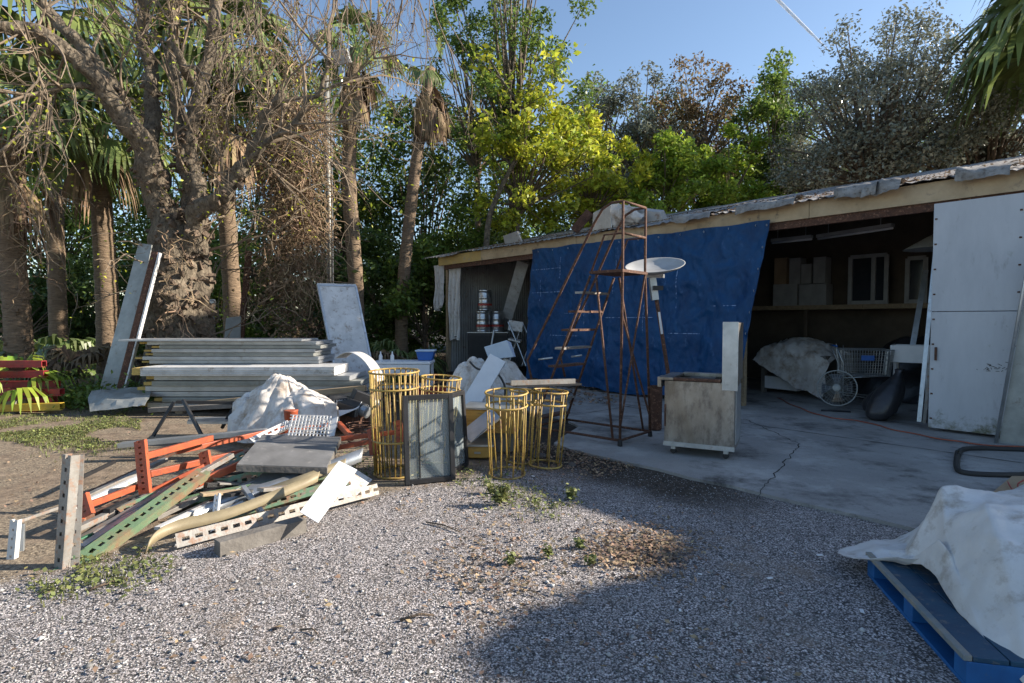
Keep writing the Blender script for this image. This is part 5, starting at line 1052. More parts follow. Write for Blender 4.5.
for k, x in enumerate(sorted(random.uniform(70, 240) for _ in range(18))):
    y = random.uniform(470, 515); Y = 882 / (y - 320 + 22); L_ = random.uniform(40, 110); m = random.choice(['galv', 'rackgrey', 'rust', 'rackgrey', 'blackmetal', 'whitepaint'])
    B('scrap_bar', (x - L_ * .5, y + L_ * .25, Y - .12), (x + L_ * .6, y - L_ * .27, Y + .6), random.uniform(.02, .06), random.uniform(.015, .04), m, CN[m] + ' loose bar, ' + ORD[k] + ' of the loose bars in the tangle', 'bar', group='loose bars in the tangle')
for k, x in enumerate(sorted(random.uniform(180, 335) for _ in range(20))):
    y = random.uniform(466, 500); Y = 882 / (y - 320 + 25); L_ = random.uniform(30, 60); m = random.choice(['galv', 'woodgrey', 'rust', 'rackgrey', 'blackmetal', 'wood', 'rackgreen'])
    B('scrap_piece', (x - L_ * .5, y + random.uniform(-6, 12), Y), (x + L_ * .5, y - random.uniform(-4, 14), Y + .35), random.uniform(.03, .09), random.uniform(.015, .04), m, CN[m] + ' offcut, ' + ORD[k] + ' of the offcuts under the grey board', 'offcut', group='loose offcuts under the board')

# rubbish along the slab edge
M['rock'] = mat('broken asphalt', (.12, .11, .1), (.05, .045, .04), .9, bump=.5)
# ------------------------------------------------------------------ trees
def limb_twigs(mb, p, d, L, r, lev, out, droop=-.1, n=5, spread=.8):
    pts = [Vector(p)]; d = Vector(d).normalized(); k = 5
    for i in range(k):
        d = (d + Vector([random.uniform(-.28, .28) for _ in range(3)]) + V(0, 0, droop * .3)).normalized(); pts.append(pts[-1] + d * L / k)
    mb.tube(pts, [max(r * (1 - .75 * i / k), .003) for i in range(k + 1)], 4 if lev < 2 else 5, False)
    out.append(pts[-1])
    if lev > 0:
        for _ in range(n):
            i = random.randint(1, k); dd = (pts[i] - pts[i - 1]).normalized()
            limb_twigs(mb, pts[i], dd + Vector([random.uniform(-spread, spread) for _ in range(3)]), L * random.uniform(.4, .7), r * .5, lev - 1, out, droop, n, spread)
def foliage_tree(name, lab, px, Y, z0, z1, rx, m, nl, ls, cat='tree', ncl=26, bark='bark', ry=None, tr=.16, lean=0., cs=.3, group='trees behind the yard', fork=.45, zsq=1.0):
    x = (px - 512) / FPX * Y; ry = ry or rx; c = V(x + lean, Y, (z0 + z1) / 2); rz = (z1 - z0) / 2
    r = thing(name, lab, cat, (x, Y, 0), group)
    cl = []
    for k in range(ncl):
        while True:
            q = V(*[random.uniform(-1, 1) for _ in range(3)])
            if q.length < 1: break
        q = q * (.55 + .45 * q.length) if q.length > .01 else q
        wz = 1 - .35 * max(0, q.z)
        cl.append((V(c.x + q.x * rx * wz, c.y + q.y * ry * wz, c.z + q.z * rz), random.uniform(.6, 1.3) * cs * min(rx, rz)))
    tb_ = MB(); sp = V(x + lean * .4, Y, z0 + (z1 - z0) * fork * .5); tb_.tube([V(x, Y, -.05), V(x + lean * .15, Y, sp.z * .5), sp], [tr, tr * .85, tr * .7], 8)
    for p, s in cl:
        mid = sp.lerp(p, .5) + Vector([random.uniform(-.2, .2) for _ in range(3)]) * rx * .4
        tb_.tube([sp - V(0, 0, random.uniform(0, .4)), mid, p], [tr * .4, tr * .22, .012], 5, False)
    tb_.build('trunk', bark, r, smooth=True)
    w_ = np.array([s ** 1.6 for _, s in cl]); w_ = (w_ / w_.sum() * nl).astype(int) + 1; C_ = []
    for (p, s), kk in zip(cl, w_):
        u = rng.normal(size=(kk, 3)); u /= np.linalg.norm(u, axis=1)[:, None]; u *= (rng.random(kk) ** .45)[:, None] * s * np.array([1, 1, .8])
        wsp = rng.random(kk) < .12; u[wsp] *= rng.uniform(1.1, 1.7, wsp.sum())[:, None]
        C_.append(u + np.array(p))
    v, f = leaves(np.concatenate(C_), ls); fast('crown', v, f, m, r)
    return r
far = 'far trees closing the view'
for (px, Y, z1, rx, m, lab) in ((-60, 27, 15, 4.5, 'dark', 'dense dark tree beyond the left edge of the yard'), (60, 29, 13, 4.5, 'mid', 'dense dark tree behind the leftmost palms'), (160, 30, 13, 4.4, 'mid', 'dense dark tree right behind the big bare trunk'),
        (262, 28, 13, 4.2, 'dark', 'dark tree seen through the bare branches left of the light pole'), (345, 29, 16, 4.2, 'mid', 'tall dark tree behind the light pole'), (425, 27, 12.5, 3.6, 'dark', 'dark tree between the two slim palm trunks and the shed'), 
        (500, 31, 11, 4.3, 'mid', 'green tree far behind the low end of the shed'), (590, 32, 15.5, 4.4, 'mid', 'green tree far behind the yellow-leaved tree'), (680, 33, 16, 4.6, 'dark', 'dark tree far behind the bright green bushes'), (770, 33, 16.5, 4.6, 'dark', 'dark tree far behind the middle of the shed'), (860, 33, 15, 4.8, 'dark', 'dark tree far behind the grey-leaved oak'), (970, 33, 14, 4.8, 'dark', 'dark tree far behind the right end of the shed')):
    foliage_tree('background_tree', lab, px, Y, .5, z1, rx, m, 11000, .13, ncl=40, group=far, cs=.3)
# understorey behind the left yard
for (px, Y, z1, rx, m, lab) in ((20, 19, 4.2, 2.2, 'dark', 'low dark shrub behind the red steel stack'), (120, 21, 4.4, 2.4, 'dark', 'low dark shrub behind the slim palm trunk at the left'), (225, 22, 5.0, 2.2, 'mid', 'green shrub behind the rusty leaning post'), (310, 20, 4.5, 2.0, 'dark', 'dark shrub behind the white leaning panel'), (378, 19, 4.4, 1.8, 'dark', 'dark shrub between the two slim palms'), (425, 18.5, 4.4, 1.6, 'mid', 'green shrub just left of the shed end post'), (455, 22, 6.0, 1.8, 'mid', 'green shrub rising behind the low roof end')):
    foliage_tree('shrub', lab, px, Y, .1, z1, rx, m, 6500, .09, cat='shrub', ncl=20, group='shrubs at the back of the yard', tr=.07)
# tall airy tree left of centre
foliage_tree('tall_tree', 'tall airy tree rising out of the frame above the low roof end', 512, 21, 5.5, 17.5, 3.0, 'mid', 13000, .075, ncl=80, cs=.17, tr=.17, fork=.35, bark='barkpale')
foliage_tree('tall_tree', 'second slimmer airy tree with a bare trunk just right of the slim palms', 478, 22.5, 6, 16, 2.3, 'mid', 7000, .075, ncl=40, cs=.17, tr=.14, fork=.3)
foliage_tree('tall_tree', 'thin-crowned tree standing against the sky right of the tall airy one', 600, 26, 6, 13.0, 2.8, 'greyleaf', 9000, .08, ncl=80, cs=.17, tr=.12)
# the yellow-leaved tree
foliage_tree('yellow_leaved_tree', 'tree with large bright yellow green leaves leaning over the low roof end', 512, 19.5, 4.2, 9.3, 2.6, 'yellow', 5200, .105, ncl=70, cs=.16, tr=.09, lean=.6, fork=.5)
foliage_tree('yellow_leaved_tree', 'yellowest leafy tree behind the rooftop ventilator', 590, 20.5, 4.5, 8.8, 2.2, 'yellow', 5000, .105, ncl=50, cs=.18, tr=.09)
foliage_tree('leafy_tree', 'bright green leafy tree over the roof right of the ventilator', 655, 21, 3.5, 8.8, 2.5, 'lime', 11000, .09, ncl=44, cs=.2, tr=.1)
foliage_tree('leafy_tree', 'bright green leafy tree over the middle of the roof', 725, 21.5, 4.0, 8.8, 2.2, 'lime', 9000, .09, ncl=40, cs=.2, tr=.1)
foliage_tree('leafy_tree', 'reddish-topped tree behind the bright green ones', 692, 25, 6.5, 12.9, 2.8, 'redleaf', 8000, .085, ncl=110, cs=.17, tr=.12)
foliage_tree('leafy_tree', 'green tree with a pointed top left of the grey-leaved oak', 772, 24, 5, 12.8, 1.9, 'mid', 10000, .09, ncl=70, cs=.26, tr=.14)
foliage_tree('leafy_tree', 'slender grey green tree against the sky above the ventilator', 640, 25, 6, 12.6, 2.6, 'greyleaf', 9000, .075, ncl=80, cs=.18, tr=.1)
# grey-leaved oaks
foliage_tree('grey_leaved_oak', 'big silvery grey-leaved oak spreading above the doorway side of the roof', 868, 19, 4.5, 11.7, 3.1, 'greyleaf', 34000, .062, ncl=170, cs=.19, tr=.2, bark='bark')
foliage_tree('grey_leaved_oak', 'silvery grey-leaved oak at the right edge of the frame above the roof', 985, 18, 4.5, 9.9, 3.0, 'greyleaf', 26000, .062, ncl=130, cs=.2, tr=.18)
foliage_tree('grey_leaved_oak', 'smaller grey-leaved oak filling the gap left of the big one', 812, 22, 4.5, 9.5, 1.9, 'greyleaf', 12000, .065, ncl=60, cs=.24, tr=.14)

# ---- palms
def fan_leaf(vs, fs, base, d, L, R_, droop=.35, nseg=18, spread=2.3, pet=None):
    """one fan frond: petiole towards d, blade of narrow drooping segments"""
    d = Vector(d).normalized(); side = d.cross(V(0, 0, 1)); side = side.normalized() if side.length > .05 else V(1, 0, 0); upn = side.cross(d).normalized()
    hub = base + d * L + V(0, 0, -droop * L * .3)
    if pet is not None: pet.tube([base, base + d * L * .5 + V(0, 0, .02), hub], [.025, .018, .012], 5, False)
    for k in range(nseg):
        a = (k / (nseg - 1) - .5) * spread; dr = (d * math.cos(a) + side * math.sin(a)).normalized(); w_ = R_ * .045; tn = (side * math.cos(a) - d * math.sin(a))
        l_ = R_ * (1 - .25 * abs(a) / (spread / 2)) * random.uniform(.85, 1.1); n = len(vs)
        ps = [hub, hub + dr * l_ * .5 + upn * .06 * l_ - V(0, 0, droop * l_ * .2), hub + dr * l_ * .82 - V(0, 0, droop * l_ * .75), hub + dr * l_ * .95 - V(0, 0, droop * l_ * 1.45)]
        for p, ww in zip(ps, (.25, 1, .75, .08)): vs.append(p - tn * w_ * ww); vs.append(p + tn * w_ * ww + upn * w_ * .3 * ww)
        for j in range(3): fs.append((n + 2 * j, n + 2 * j + 1, n + 2 * j + 3, n + 2 * j + 2))
def fan_palm(lab, pts, tr, crown_r, ng, nd, name='fan_palm', bark='palmbark', skirt=1.0, boots=False, seed=1):
    random.seed(seed); P_ = [A(*p) for p in pts]; b0_ = P_[0].copy(); b0_.z = 0; P_ = [b0_] + P_
    r = thing(name, lab, 'palm', b0_, 'palms')
    t = MB(); K_ = 40; ps = [cr(P_, i / K_) for i in range(K_ + 1)]
    t.tube(ps, [tr * (1.15 - .25 * i / K_) * (1 + .05 * math.sin(i * 2.7)) for i in range(K_ + 1)], 12); o = t.build('trunk', bark, r, smooth=True)
    top = P_[-1]
    if boots:
        bt = MB()
        for k in range(90):
            z = random.uniform(.1, 1); p = cr(P_, z); a = k * 2.4; d_ = V(math.cos(a), math.sin(a), .9).normalized()
            bt.bar(p + d_ * tr * .6, p + d_ * (tr * .9 + random.uniform(.08, .2)), random.uniform(.04, .1), .03, V(-math.sin(a), math.cos(a), 0))
        bt.build('leaf_bases', 'palmbark', r)
    vs, fs, pt = [], [], MB()
    for k in range(ng):
        a = k * 2.4 + random.uniform(-.3, .3); el = lerp(1.2, -.35, k / max(ng - 1, 1)); d_ = V(math.cos(a) * math.cos(el), math.sin(a) * math.cos(el), math.sin(el))
        fan_leaf(vs, fs, top, d_, crown_r * .5, crown_r * .62, .35 + .3 * (k / ng), 18, 2.4, pt)
    if ng: MB().add(vs, fs).build('fronds', 'palmgreen', r); pt.build('stalks', 'palmgreen', r)
    vs, fs = [], []
    for k in range(nd):
        a = k * 2.4 + random.uniform(-.3, .3); el = random.uniform(-1.35, -.8); d_ = V(math.cos(a) * math.cos(el), math.sin(a) * math.cos(el), math.sin(el)); bz = top - V(0, 0, random.uniform(0, skirt))
        fan_leaf(vs, fs, bz, d_, crown_r * .3, crown_r * .5, .6, 12, 1.2)
    if nd: MB().add(vs, fs).build('dead_fronds', 'deadleaf', r)
    return r
fan_palm('slim palm trunk left of the big bare tree with drooping green fronds', [(107, 300, 14), (102, 215, 14), (98, 128, 14)], .23, 1.9, 20, 3, seed=3)
fan_palm('leftmost palm with a thick shaggy skirt of dead fronds', [(18, 330, 12.5), (12, 240, 12.5), (14, 120, 12.5)], .24, 2.0, 18, 5, skirt=.8, boots=True, seed=5)
fan_palm('palm with hanging green fronds directly behind the bare limbs', [(232, 300, 16), (225, 180, 16), (222, 50, 16)], .22, 2.4, 30, 12, skirt=1.6, seed=8)
fan_palm('slender palm right behind the light pole with a small green crown', [(356, 290, 17), (349, 180, 17), (352, 95, 17), (356, 50, 17)], .21, 1.5, 12, 16, skirt=1.0, seed=9)
fan_palm('slender palm with a shaggy dead head near the shed end', [(402, 300, 17.5), (414, 180, 17.5), (430, 68, 17.5)], .18, 1.3, 3, 34, skirt=1.1, boots=False, seed=12)
fan_palm('palm whose green fronds hang in at the upper left corner', [(58, 320, 17), (52, 150, 17), (45, 10, 17)], .22, 2.6, 30, 2, skirt=1.0, seed=15)
fan_palm('palm with long fronds hanging into the upper right corner', [(1124, 300, 14.3), (1124, 150, 14.3), (1118, 0, 14.3)], .25, 3.4, 38, 5, skirt=.5, seed=21)
random.seed(31)
# low palmettos
pv_ = thing('dummy', None, None) if False else None
for (px, Y, s, n, m, lab) in ((20, 13, 1.3, 14, 'palmgreen', 'green palmetto behind the red steel stack'), (60, 15, 1.5, 14, 'palmgreen', 'wide green palmetto left of the slim palm trunk'), (5, 9.9, 1.1, 8, 'lime', 'bright green fronds poking in at the left edge'), (400, 16, 1.3, 12, 'palmgreen', 'green palmetto behind the plastic table'),
        (85, 12.5, 1.2, 22, 'deadleaf', 'heap of dead brown fronds left of the leaning metal sheet'), (280, 13.2, 1.0, 26, 'deadleaf', 'straw-coloured dead frond clump behind the upper stack'), (305, 12.4, .9, 16, 'deadleaf', 'drooping dead frond clump left of the white leaning panel'), (378, 14.0, .9, 14, 'deadleaf', 'dead frond clump right of the white leaning panel')):
    vs, fs = [], []; b_ = V((px - 512) / FPX * Y, Y, .15)
    for k in range(n):
        a = k * 2.4; el = random.uniform(.1, 1.2); d_ = V(math.cos(a) * math.cos(el), math.sin(a) * math.cos(el), math.sin(el)); fan_leaf(vs, fs, b_, d_, s * .6, s * .7, .5, 12, 2.0)
    mini('palmetto', MB().add(vs, fs), m, lab, 'palmetto', 'palmettos and dead frond clumps')
# ---- the big bare tree
r = thing('bare_tree', 'massive gnarled tree with thick bare spreading limbs above the panel stacks', 'tree', G(172, 396))
tk = MB(); YT = 11.6
def limb(pts, rad, n=22, jit=.14):
    P_ = [A(x, y, Y) for x, y, Y in pts]; K_ = 16 * (len(P_) - 1)
    L_ = []; 
    for i in range(K_ + 1):
        p = cr(P_, i / K_); rr_ = lerp(rad[0], rad[1], i / K_); L_.append(p + Vector([noise.noise(p * 1.7 + V(k * 9, 0, 0)) for k in range(3)]) * jit)
    tk.tube(L_, [lerp(rad[0], rad[1], (i / K_) ** .8) * (1 + .16 * noise.noise(L_[i] * 3)) for i in range(K_ + 1)], n); return L_
limbs = []
L0 = limb([(176, 400, YT), (175, 330, YT), (172, 270, YT), (168, 215, YT)], (.6, .38), 40, .12)
limbs.append(limb([(172, 250, YT), (155, 185, 11.4), (130, 125, 11), (95, 75, 10.5), (45, 35, 10.0), (-20, 28, 9.6)], (.27, .10)))
limbs.append(limb([(150, 175, 11.3), (120, 100, 11.2), (80, 45, 11), (30, -10, 10.8)], (.17, .09)))
limbs.append(limb([(166, 225, YT), (150, 150, 11.9), (150, 80, 12.2), (140, 10, 12.4), (135, -50, 12.5)], (.2, .09)))
limbs.append(limb([(178, 240, YT), (190, 200, 11.8), (180, 130, 12), (172, 60, 12.3), (178, -20, 12.5)], (.19, .08)))
limbs.append(limb([(178, 262, YT), (200, 215, 11.3), (225, 195, 11), (248, 160, 10.8), (268, 118, 10.6), (282, 90, 10.5)], (.21, .08)))
limbs.append(limb([(192, 255, YT), (198, 200, 11.8), (190, 150, 12), (198, 100, 12), (212, 40, 12), (216, -30, 12)], (.22, .09)))
limbs.append(limb([(198, 100, 12), (180, 55, 11.6), (172, 0, 11.5)], (.1, .05), 8))
limbs.append(limb([(248, 160, 10.8), (262, 150, 10.5), (300, 110, 10.2), (330, 60, 10)], (.08, .03), 8))
limbs.append(limb([(110, 92, 10.8), (70, 90, 10.4), (30, 110, 10.2)], (.07, .03), 8))
limbs.append(limb([(200, 400, YT + .3), (198, 320, YT + .3), (192, 240, YT + .2)], (.4, .25), 12))
tk.v = [tuple(Vector(v) + noise.noise_vector(Vector(v) * 4) * .05 + noise.noise_vector(Vector(v) * 11) * .028) for v in tk.v]
tk.build('trunk', 'barkpale', r, smooth=True)
bt = MB()   # rough leaf bases and burls around the lower trunk
for k in range(420):
    s = random.random(); p = L0[min(int(s * len(L0)), len(L0) - 1)]; a = random.uniform(0, 6.28); rr_ = lerp(.6, .36, s); d_ = V(math.cos(a), math.sin(a), random.uniform(-.3, .9)).normalized()
    q_ = V(p.x + (.25 if random.random() < .35 else 0), p.y, p.z); bt.bar(q_ + d_ * rr_ * .75, q_ + d_ * (rr_ + random.uniform(.03, .14)), random.uniform(.05, .14), random.uniform(.03, .07), Vector([random.uniform(-1, 1) for _ in range(3)]))
for L_ in limbs[:6]:
    for k in range(70):
        i = int(random.random() ** 1.5 * len(L_) * .5); a = random.uniform(0, 6.28); d_ = Vector([random.gauss(0, 1) for _ in range(3)]).normalized(); rr_ = .3 * (1 - .7 * i / len(L_))
        bt.bar(L_[i] + d_ * rr_ * .6, L_[i] + d_ * (rr_ + random.uniform(.0, .07)), random.uniform(.04, .1), random.uniform(.02, .05), Vector([random.uniform(-1, 1) for _ in range(3)]))
bt.build('rough_bark', 'bark', r)
tw = MB(); ends = []
for L_ in limbs:
    for k in range(9):
        i = random.randint(len(L_) // 3, len(L_) - 1); d_ = (L_[i] - L_[i - 1]).normalized() + Vector([random.uniform(-1.1, 1.1) for _ in range(3)])
        limb_twigs(tw, L_[i], d_, random.uniform(1.2, 2.4), random.uniform(.02, .04), 2, ends, -.15, 4, 1.0)
tw.build('twigs', 'twig', r)
c_ = np.array([tuple(p) for p in ends if random.random() < .9]); c_ = np.concatenate([c_ + rng.normal(0, .12, c_.shape) for _ in range(2)]); v, f = leaves(c_, .035); fast('sparse_leaves', v, f, 'yellow', r)
# bare leaning trunk over the roof end with a tangle of vines
r = thing('leaning_tree', 'thin crooked bare tree leaning up behind the low roof end', 'tree', A(478, 300, 18.6).xyz * 1); r.location.z = 0; ORG[r] = r.location.copy()
tk = MB(); K2 = [A(486, 250, 18.6), A(490, 215, 18.6), A(505, 180, 18.8), (A(520, 150, 18.8)), A(528, 120, 19), A(505, 85, 19), A(490, 60, 19)]; tk.tube([V(K2[0].x, K2[0].y, 0)] + [cr(K2, i / 24) for i in range(25)], [.11] + [lerp(.1, .03, i / 24) for i in range(25)], 8)
e2 = []
for k in range(10):
    p = cr(K2, random.uniform(.2, 1)); limb_twigs(tk, p, V(random.uniform(-1, 1), random.uniform(-1, .5), random.uniform(-.2, 1)), random.uniform(.8, 2), .025, 2, e2, 0, 3, .9)
tk.build('trunk', 'barkpale', r, smooth=True); c_ = np.array([tuple(p) for p in e2]); c_ = np.concatenate([c_ + rng.normal(0, .2, c_.shape) for _ in range(5)]); v, f = leaves(c_, .12); fast('leaves', v, f, 'yellow', r)
# vine thicket strands
def vines(px0, px1, py0, py1, Y, n, lab, m='vine'):
    mb = MB()
    for k in range(n):
        x = random.gauss((px0 + px1) / 2, (px1 - px0) / 4); y = lerp(py0, py1, random.random() ** 1.3 * .8); p = A(x, y, Y + random.uniform(-.6, .6)); L_ = random.uniform(.2, .8); pts = [p]
        dx = random.gauss(0, .5)
        for i in range(6): pts.append(pts[-1] + V(dx * .12 + random.uniform(-.09, .09), random.uniform(-.08, .08), -L_ / 6 * random.uniform(-.2, 1.8)))
        if pts[-1].z < .02: continue
        mb.tube(pts, random.uniform(.004, .012), 3, False)
    return mini('vine_thicket', mb, m, lab, 'vines', 'dry vine thickets')
vines(258, 326, 100, 335, 13, 1900, 'thick curtain of dry brown vines left of the light pole')
vines(262, 318, 40, 200, 11.5, 150, 'loose hanging dry vines in front of the upper vine curtain')
vines(-20, 50, 120, 330, 11.8, 130, 'dry vines hanging over the leftmost palm')
vines(155, 190, 230, 390, 10.9, 70, 'dry strands clinging to the big gnarled trunk')
n = 7000; a_ = A(292, 215, 13); C_ = np.stack([rng.normal(a_.x, .34, n), rng.normal(13, .4, n), rng.uniform(.6, 6.2, n)], 1); C_[:, 0] += np.sin(C_[:, 2] * 2.1) * .25; v, f = leaves(C_, .045); o = fast('dead_creeper', v, f, 'deadleaf'); tag(o, 'mass of dry brown creeper leaves hanging left of the light pole', 'creeper', kind='stuff')
# hanging bare branches at the top centre
r = thing('hanging_branches', 'fine bare branches hanging across the top above the light pole', 'branches', A(360, -60, 12)); tw = MB(); e3 = []
for k in range(44):
    p = A(random.uniform(215, 440), random.uniform(-90, 30), random.uniform(10.5, 13.5)); limb_twigs(tw, p, V(random.uniform(-.6, .6), random.uniform(-.5, .5), -1), random.uniform(1.2, 2.6), .02, 2, e3, -.5, 4, .6)
tw.build('twigs', 'twig', r); c_ = np.array([tuple(p) for p in e3]); c_ = c_ + rng.normal(0, .08, c_.shape); v, f = leaves(c_, .035); fast('dead_leaves', v, f, 'deadleaf', r)
# unseen tree added to shade the near gravel, behind the shed's right end
SH = [(2.2, 2.7, .95), (2.05, 1.6, 1.0), (1.9, .4, 1.0), (1.8, -.8, 1.1), (2.85, 3.6, .8), (5, 1, 1.5), (3.2, 2.0, 1.0), (3.7, 3.3, .95)]    # crowns placed up the sun's path from the patch of gravel they shade
OCC = []
for k, (x, y, q_) in enumerate(SH):
    h = 4.9 + .25 * (k % 3); OCC.append((x + h / math.tan(SEL) * SUN.x, y + h / math.tan(SEL) * SUN.y, h, q_))
r = thing('added_shade_tree', 'added unseen oak outside the right edge, placed to shade the near gravel', 'tree', (13.2, 2.6, 0)); tk = MB(); tk.tube([V(13.2, 2.6, 0), V(13.2, 2.6, 3.6)], [.3, .2], 10); C_ = []
for x, y, z, q_ in OCC:
    tk.tube([V(13.2, 2.6, 3.2), V(x, y, z)], [.15, .04], 6, False); u = rng.normal(size=(2600, 3)); u /= np.linalg.norm(u, axis=1)[:, None]; u *= (rng.random(2600) ** .4)[:, None] * q_; C_.append(u + np.array([x, y, z]))
tk.build('trunk', 'bark', r, smooth=True); v, f = leaves(np.concatenate(C_), .14, .3, .8); fast('crown', v, f, 'dark', r)

# ------------------------------------------------------------------ small ground things (stuff)
def slab_side(x, y): return (x - 1.01) * .756 + (y - 6.32) * .654
def dirt_side(x, y): return (y - 3.25) - .95 * (x + 2.83)
ST = []
n = 46000
d_ = 2.1 + rng.random(n) ** 1.5 * 4.2; a = rng.uniform(-.95, .95, n); X_ = d_ * a; Y_ = d_
ok = (slab_side(X_, Y_) < -.02) & (dirt_side(X_, Y_) < .35) & ~((X_ > 1.75) & (X_ < 3.6) & (Y_ < 3.6)) 
X_, Y_ = X_[ok], Y_[ok]; n = len(X_); s = rng.uniform(.0025, .006, n) * (1 + (rng.random(n) < .02) * rng.uniform(.6, 2.6, n))
base = np.array([(1, 0, 0), (0, 1, 0), (-1, 0, 0), (0, -1, 0), (0, 0, .7), (0, 0, -.7)]); th = rng.uniform(0, 6.28, n)
co, si = np.cos(th), np.sin(th); bv = base[None] * rng.uniform(.6, 1.3, (n, 6, 3)) * s[:, None, None]
vx = bv[..., 0] * co[:, None] - bv[..., 1] * si[:, None] + X_[:, None]; vy = bv[..., 0] * si[:, None] + bv[..., 1] * co[:, None] + Y_[:, None]; vz = bv[..., 2] + (s * .35)[:, None]
tri = np.array([(0, 1, 4), (1, 2, 4), (2, 3, 4), (3, 0, 4), (1, 0, 5), (2, 1, 5), (3, 2, 5), (0, 3, 5)])
M['stone'] = mat('gravel stone', (.36, .355, .35), (.2, .2, .2), .8, island=1.3)
o = fast('loose_gravel', np.stack([vx, vy, vz], -1).reshape(-1, 3), (tri[None] + np.arange(n)[:, None, None] * 6).reshape(-1, 3), 'stone'); tag(o, 'grey gravel chips scattered over the near ground', 'gravel', kind='stuff')
# leaf litter
def scatter(n, fn): 
    out = []
    while len(out) < n:
        p = fn()
        if p: out.append(p)
    return out
spots = [(700 / 1, 0)]
def lit():
    q_ = random.random()
    if q_ < .30: px, py = random.gauss(640, 30), random.gauss(550, 14)
    elif q_ < .45: px, py = random.gauss(500, 40), random.gauss(565, 30)
    elif q_ < .75:
        t = random.uniform(1.4, 3.2); p = FP(t, -4.72 - abs(random.gauss(0, .45))); return (p.x, p.y)
    elif q_ < .9: px, py = random.uniform(-20, 560), random.uniform(425, 520)
    else: px, py = random.uniform(0, 800), random.uniform(440, 680)
    p = G(px, py); return (p.x, p.y) if slab_side(p.x, p.y) < -.03 or random.random() < .1 else None
P_ = scatter(5200, lit); c_ = np.array([(x, y, random.uniform(.006, .03)) for x, y in P_]); v, f = leaves(c_, .017, 2.2, .55); o = fast('leaf_litter', v, f, 'litter'); tag(o, 'brown dead leaves strewn over gravel and dirt', 'dead leaves', kind='stuff')
# a drift of litter on the roof
c_ = np.array([tuple(FP(t, i, RZ(i) + .05)) for t, i in [(random.uniform(-2, TL), random.random() ** 2 * 3 + .0) for _ in range(2500)]]); v, f = leaves(c_, .03, 1.5); o = fast('roof_litter', v, f, 'litter'); tag(o, 'dead leaves lying on the shed roof', 'dead leaves', kind='stuff')
# grass and ground cover round the dirt yard
def grass(n, fn, h0, h1, m, name, lab, w_=.004):
    vs, fs = [], []
    for x, y in scatter(n, fn):
        h = random.uniform(h0, h1); a = random.uniform(0, 6.28); b_ = random.uniform(0, .6) * h; k = len(vs); ww = w_ * random.uniform(.6, 1.5); cx, sx_ = math.cos(a + 1.6) * ww, math.sin(a + 1.6) * ww
        vs += [(x - cx, y - sx_, 0), (x + cx, y + sx_, 0), (x + cx * .7 + math.cos(a) * b_ * .4, y + sx_ * .7 + math.sin(a) * b_ * .4, h * .6), (x - cx * .7 + math.cos(a) * b_ * .4, y - sx_ * .7 + math.sin(a) * b_ * .4, h * .6), (x + math.cos(a) * b_ - cx * .1, y + math.sin(a) * b_, h), (x + math.cos(a) * b_ + cx * .1, y + math.sin(a) * b_, h)]
        fs += [(k, k + 1, k + 2, k + 3), (k + 3, k + 2, k + 5, k + 4)]
    o = fast(name, vs, fs, m); return tag(o, lab, 'grass', kind='stuff')
def g1_():
    px = random.uniform(-60, 140); py = random.gauss(432, 9) if random.random() < .7 else random.uniform(405, 450)
    if py < 395: return None
    p = G(px, py); return (p.x, p.y) if noise.noise(V(p.x * 1.1, p.y * 1.1, 4)) > -.12 else None
grass(8000, g1_, .01, .05, 'grass', 'yard_grass', 'patchy green weeds on the dirt behind the scrap heap')
def g2_():
    px, py = random.choice([(505, 492), (520, 500), (545, 508), (400, 470), (90, 568), (140, 565), (110, 580), (60, 590), (350, 462), (480, 478)]); p = G(px + random.gauss(0, 16), py + random.gauss(0, 7)); return (p.x, p.y) if slab_side(p.x, p.y) < -.05 else None
grass(900, g2_, .01, .045, 'grass', 'edge_grass', 'thin grass tufts along the edge of the gravel')
# ground cover at the back
C_ = []
for k in range(260):
    x = random.uniform(-14, 3.0); y = random.uniform(13.2, 17.5) if x > -6 else random.uniform(10.6, 16); 
    if k % 3 == 0: x = random.uniform(-9, -6.2); y = random.uniform(9.8, 12)
    if x > -2.6 and y > 12: continue
    s_ = random.uniform(.2, .5); u = rng.normal(size=(70, 3)) * s_ * .5; u[:, 2] = np.abs(u[:, 2]) * .8 + .02; C_.append(u + np.array([x, y, 0]))
v, f = leaves(np.concatenate(C_), .05); o = fast('ground_cover', v, f, 'mid'); tag(o, 'low green undergrowth beneath the trees', 'undergrowth', kind='stuff')
C_ = np.array([(random.uniform(-16, 2), random.uniform(10, 24), random.uniform(.01, .12)) for _ in range(16000)]); C_ = C_[~((C_[:, 0] > -2.4) & (C_[:, 1] > 14.5))]; v, f = leaves(C_, .05, 1.5); o = fast('forest_litter', v, f, 'litter'); tag(o, 'brown forest litter under the trees at the back', 'dead leaves', kind='stuff')
C_ = []
for k in range(860):
    p = g1_() if k < 740 else g2_()
    if p: u = rng.normal(size=(9, 3)) * .035; u[:, 2] = np.abs(u[:, 2]) * .5 + .012; C_.append(u + np.array([p[0], p[1], 0]))
v, f = leaves(np.concatenate(C_), .016, 1.2, .7); o = fast('clover', v, f, 'clover'); tag(o, 'small leafy weeds creeping over the dirt before the panel stacks', 'ground cover', kind='stuff')
n = 60000; C_ = np.stack([rng.uniform(-34, 14, n), rng.uniform(27, 31, n), rng.random(n) ** .8 * 4.6], 1); C_ = C_[np.sin(C_[:, 0] * 1.3) * .8 + np.sin(C_[:, 0] * 3.1) * .5 + 3.3 > C_[:, 2]]; v, f = leaves(C_, .15); o = fast('woodland', v, f, 'dark'); tag(o, 'dark far undergrowth closing the view beneath the trees', 'woodland', kind='stuff')
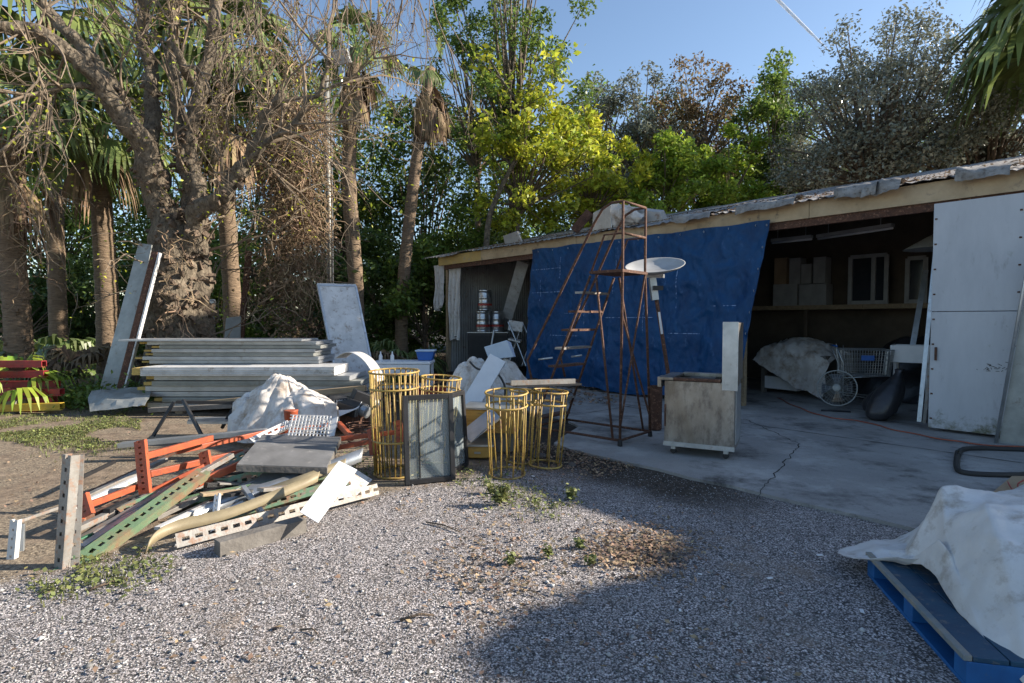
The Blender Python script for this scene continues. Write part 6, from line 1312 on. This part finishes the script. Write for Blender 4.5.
# single weeds
def weed(px, py, h, n, lab, m='clover', ls=.02):
    b_ = G(px, py); r = thing('weed', lab, 'weed', b_, 'weeds on the gravel'); st = MB(); C_ = []
    for k in range(n):
        a = random.uniform(0, 6.28); tip = b_ + V(math.cos(a) * h * .5 * random.random(), math.sin(a) * h * .5 * random.random(), h * random.uniform(.5, 1)); st.tube([b_, b_.lerp(tip, .5) + V(0, 0, .01), tip], .002, 4, False)
        for j in range(7): C_.append(tuple(b_.lerp(tip, random.uniform(.3, 1)) + Vector([random.gauss(0, .012) for _ in range(3)])))
    st.build('stems', 'grass', r); v, f = leaves(np.array(C_), ls, .8); fast('leaves', v, f, m, r)
weed(500, 505, .2, 30, 'largest leafy weed right of the glass frames', 'grass', .024); weed(490, 494, .13, 14, 'small weed just behind the largest one', 'grass'); weed(511, 565, .07, 9, 'bright green small weed on the open gravel'); weed(548, 558, .08, 8, 'thin green weed right of the bright small one'); weed(580, 548, .06, 8, 'low green weed near the dead leaf pile'); weed(572, 500, .12, 14, 'green weed in the dark mould by the slab edge'); weed(62, 395, .6, 14, 'leafy bright weed right of the red steel stack', 'lime', .06); weed(590, 565, .06, 5, 'tiny weed before the dead leaf pile')
# sticks
for (a, b_, rr_, lab) in (((400, 620), (434, 615), .008, 'short dark stick on the open gravel'), ((426, 522), (460, 532), .006, 'curved thin twig on the gravel'), ((300, 630), (318, 634), .005, 'small twig at the bottom of the gravel'), ((88, 590), (128, 578), .009, 'pale stick at the edge of the gravel before the heap'), ((520, 590), (545, 598), .004, 'thin twig near the shade edge')):
    p, q_ = G(*a, .012), G(*b_, .012); mini('stick', MB().tube([p, p.lerp(q_, .5) + V(.01, .02, .006), q_], [rr_, rr_ * .9, rr_ * .6], 6), 'bark', lab, 'stick', 'sticks on the gravel', smooth=True)
# clods and debris along the slab edge
for k in range(14):
    t = random.uniform(1.9, 3.6); p = FP(t, -4.85 - random.random() * .7); s = random.uniform(.02, .06); mb = MB(); mb.lathe(p, [(s * .6, 0), (s, s * .3), (s * .8, s * .7), (s * .2, s * .85)], 7); mb.v = [tuple(Vector(v) + noise.noise_vector(Vector(v) * 30) * s * .35) for v in mb.v]
    mini('debris_lump', mb, 'rock', 'dark lump of broken asphalt in the mould along the slab edge', 'rubble', 'lumps along the slab edge')
for px, py, s, w_ in ((820, 555, .02, 'just left of the white tarp'), (770, 578, .018, 'on the shaded gravel before the slab crack'), (700, 574, .012, 'in the shade right of the dead leaf pile'), (862, 611, .018, 'beside the left edge of the blue pallet'), (680, 610, .012, 'in the middle of the shaded gravel'), (533, 476, .02, 'below the rightmost wire cage'), (735, 455, .015, 'on the slab just right of the steel cart')):
    mini('litter_scrap', MB().box(G(px, py, .012), (s * 2, s, .004), Matrix.Rotation(px, 3, 'Z')), 'white', 'small white scrap of litter lying ' + w_, 'litter', 'white scraps on the ground')
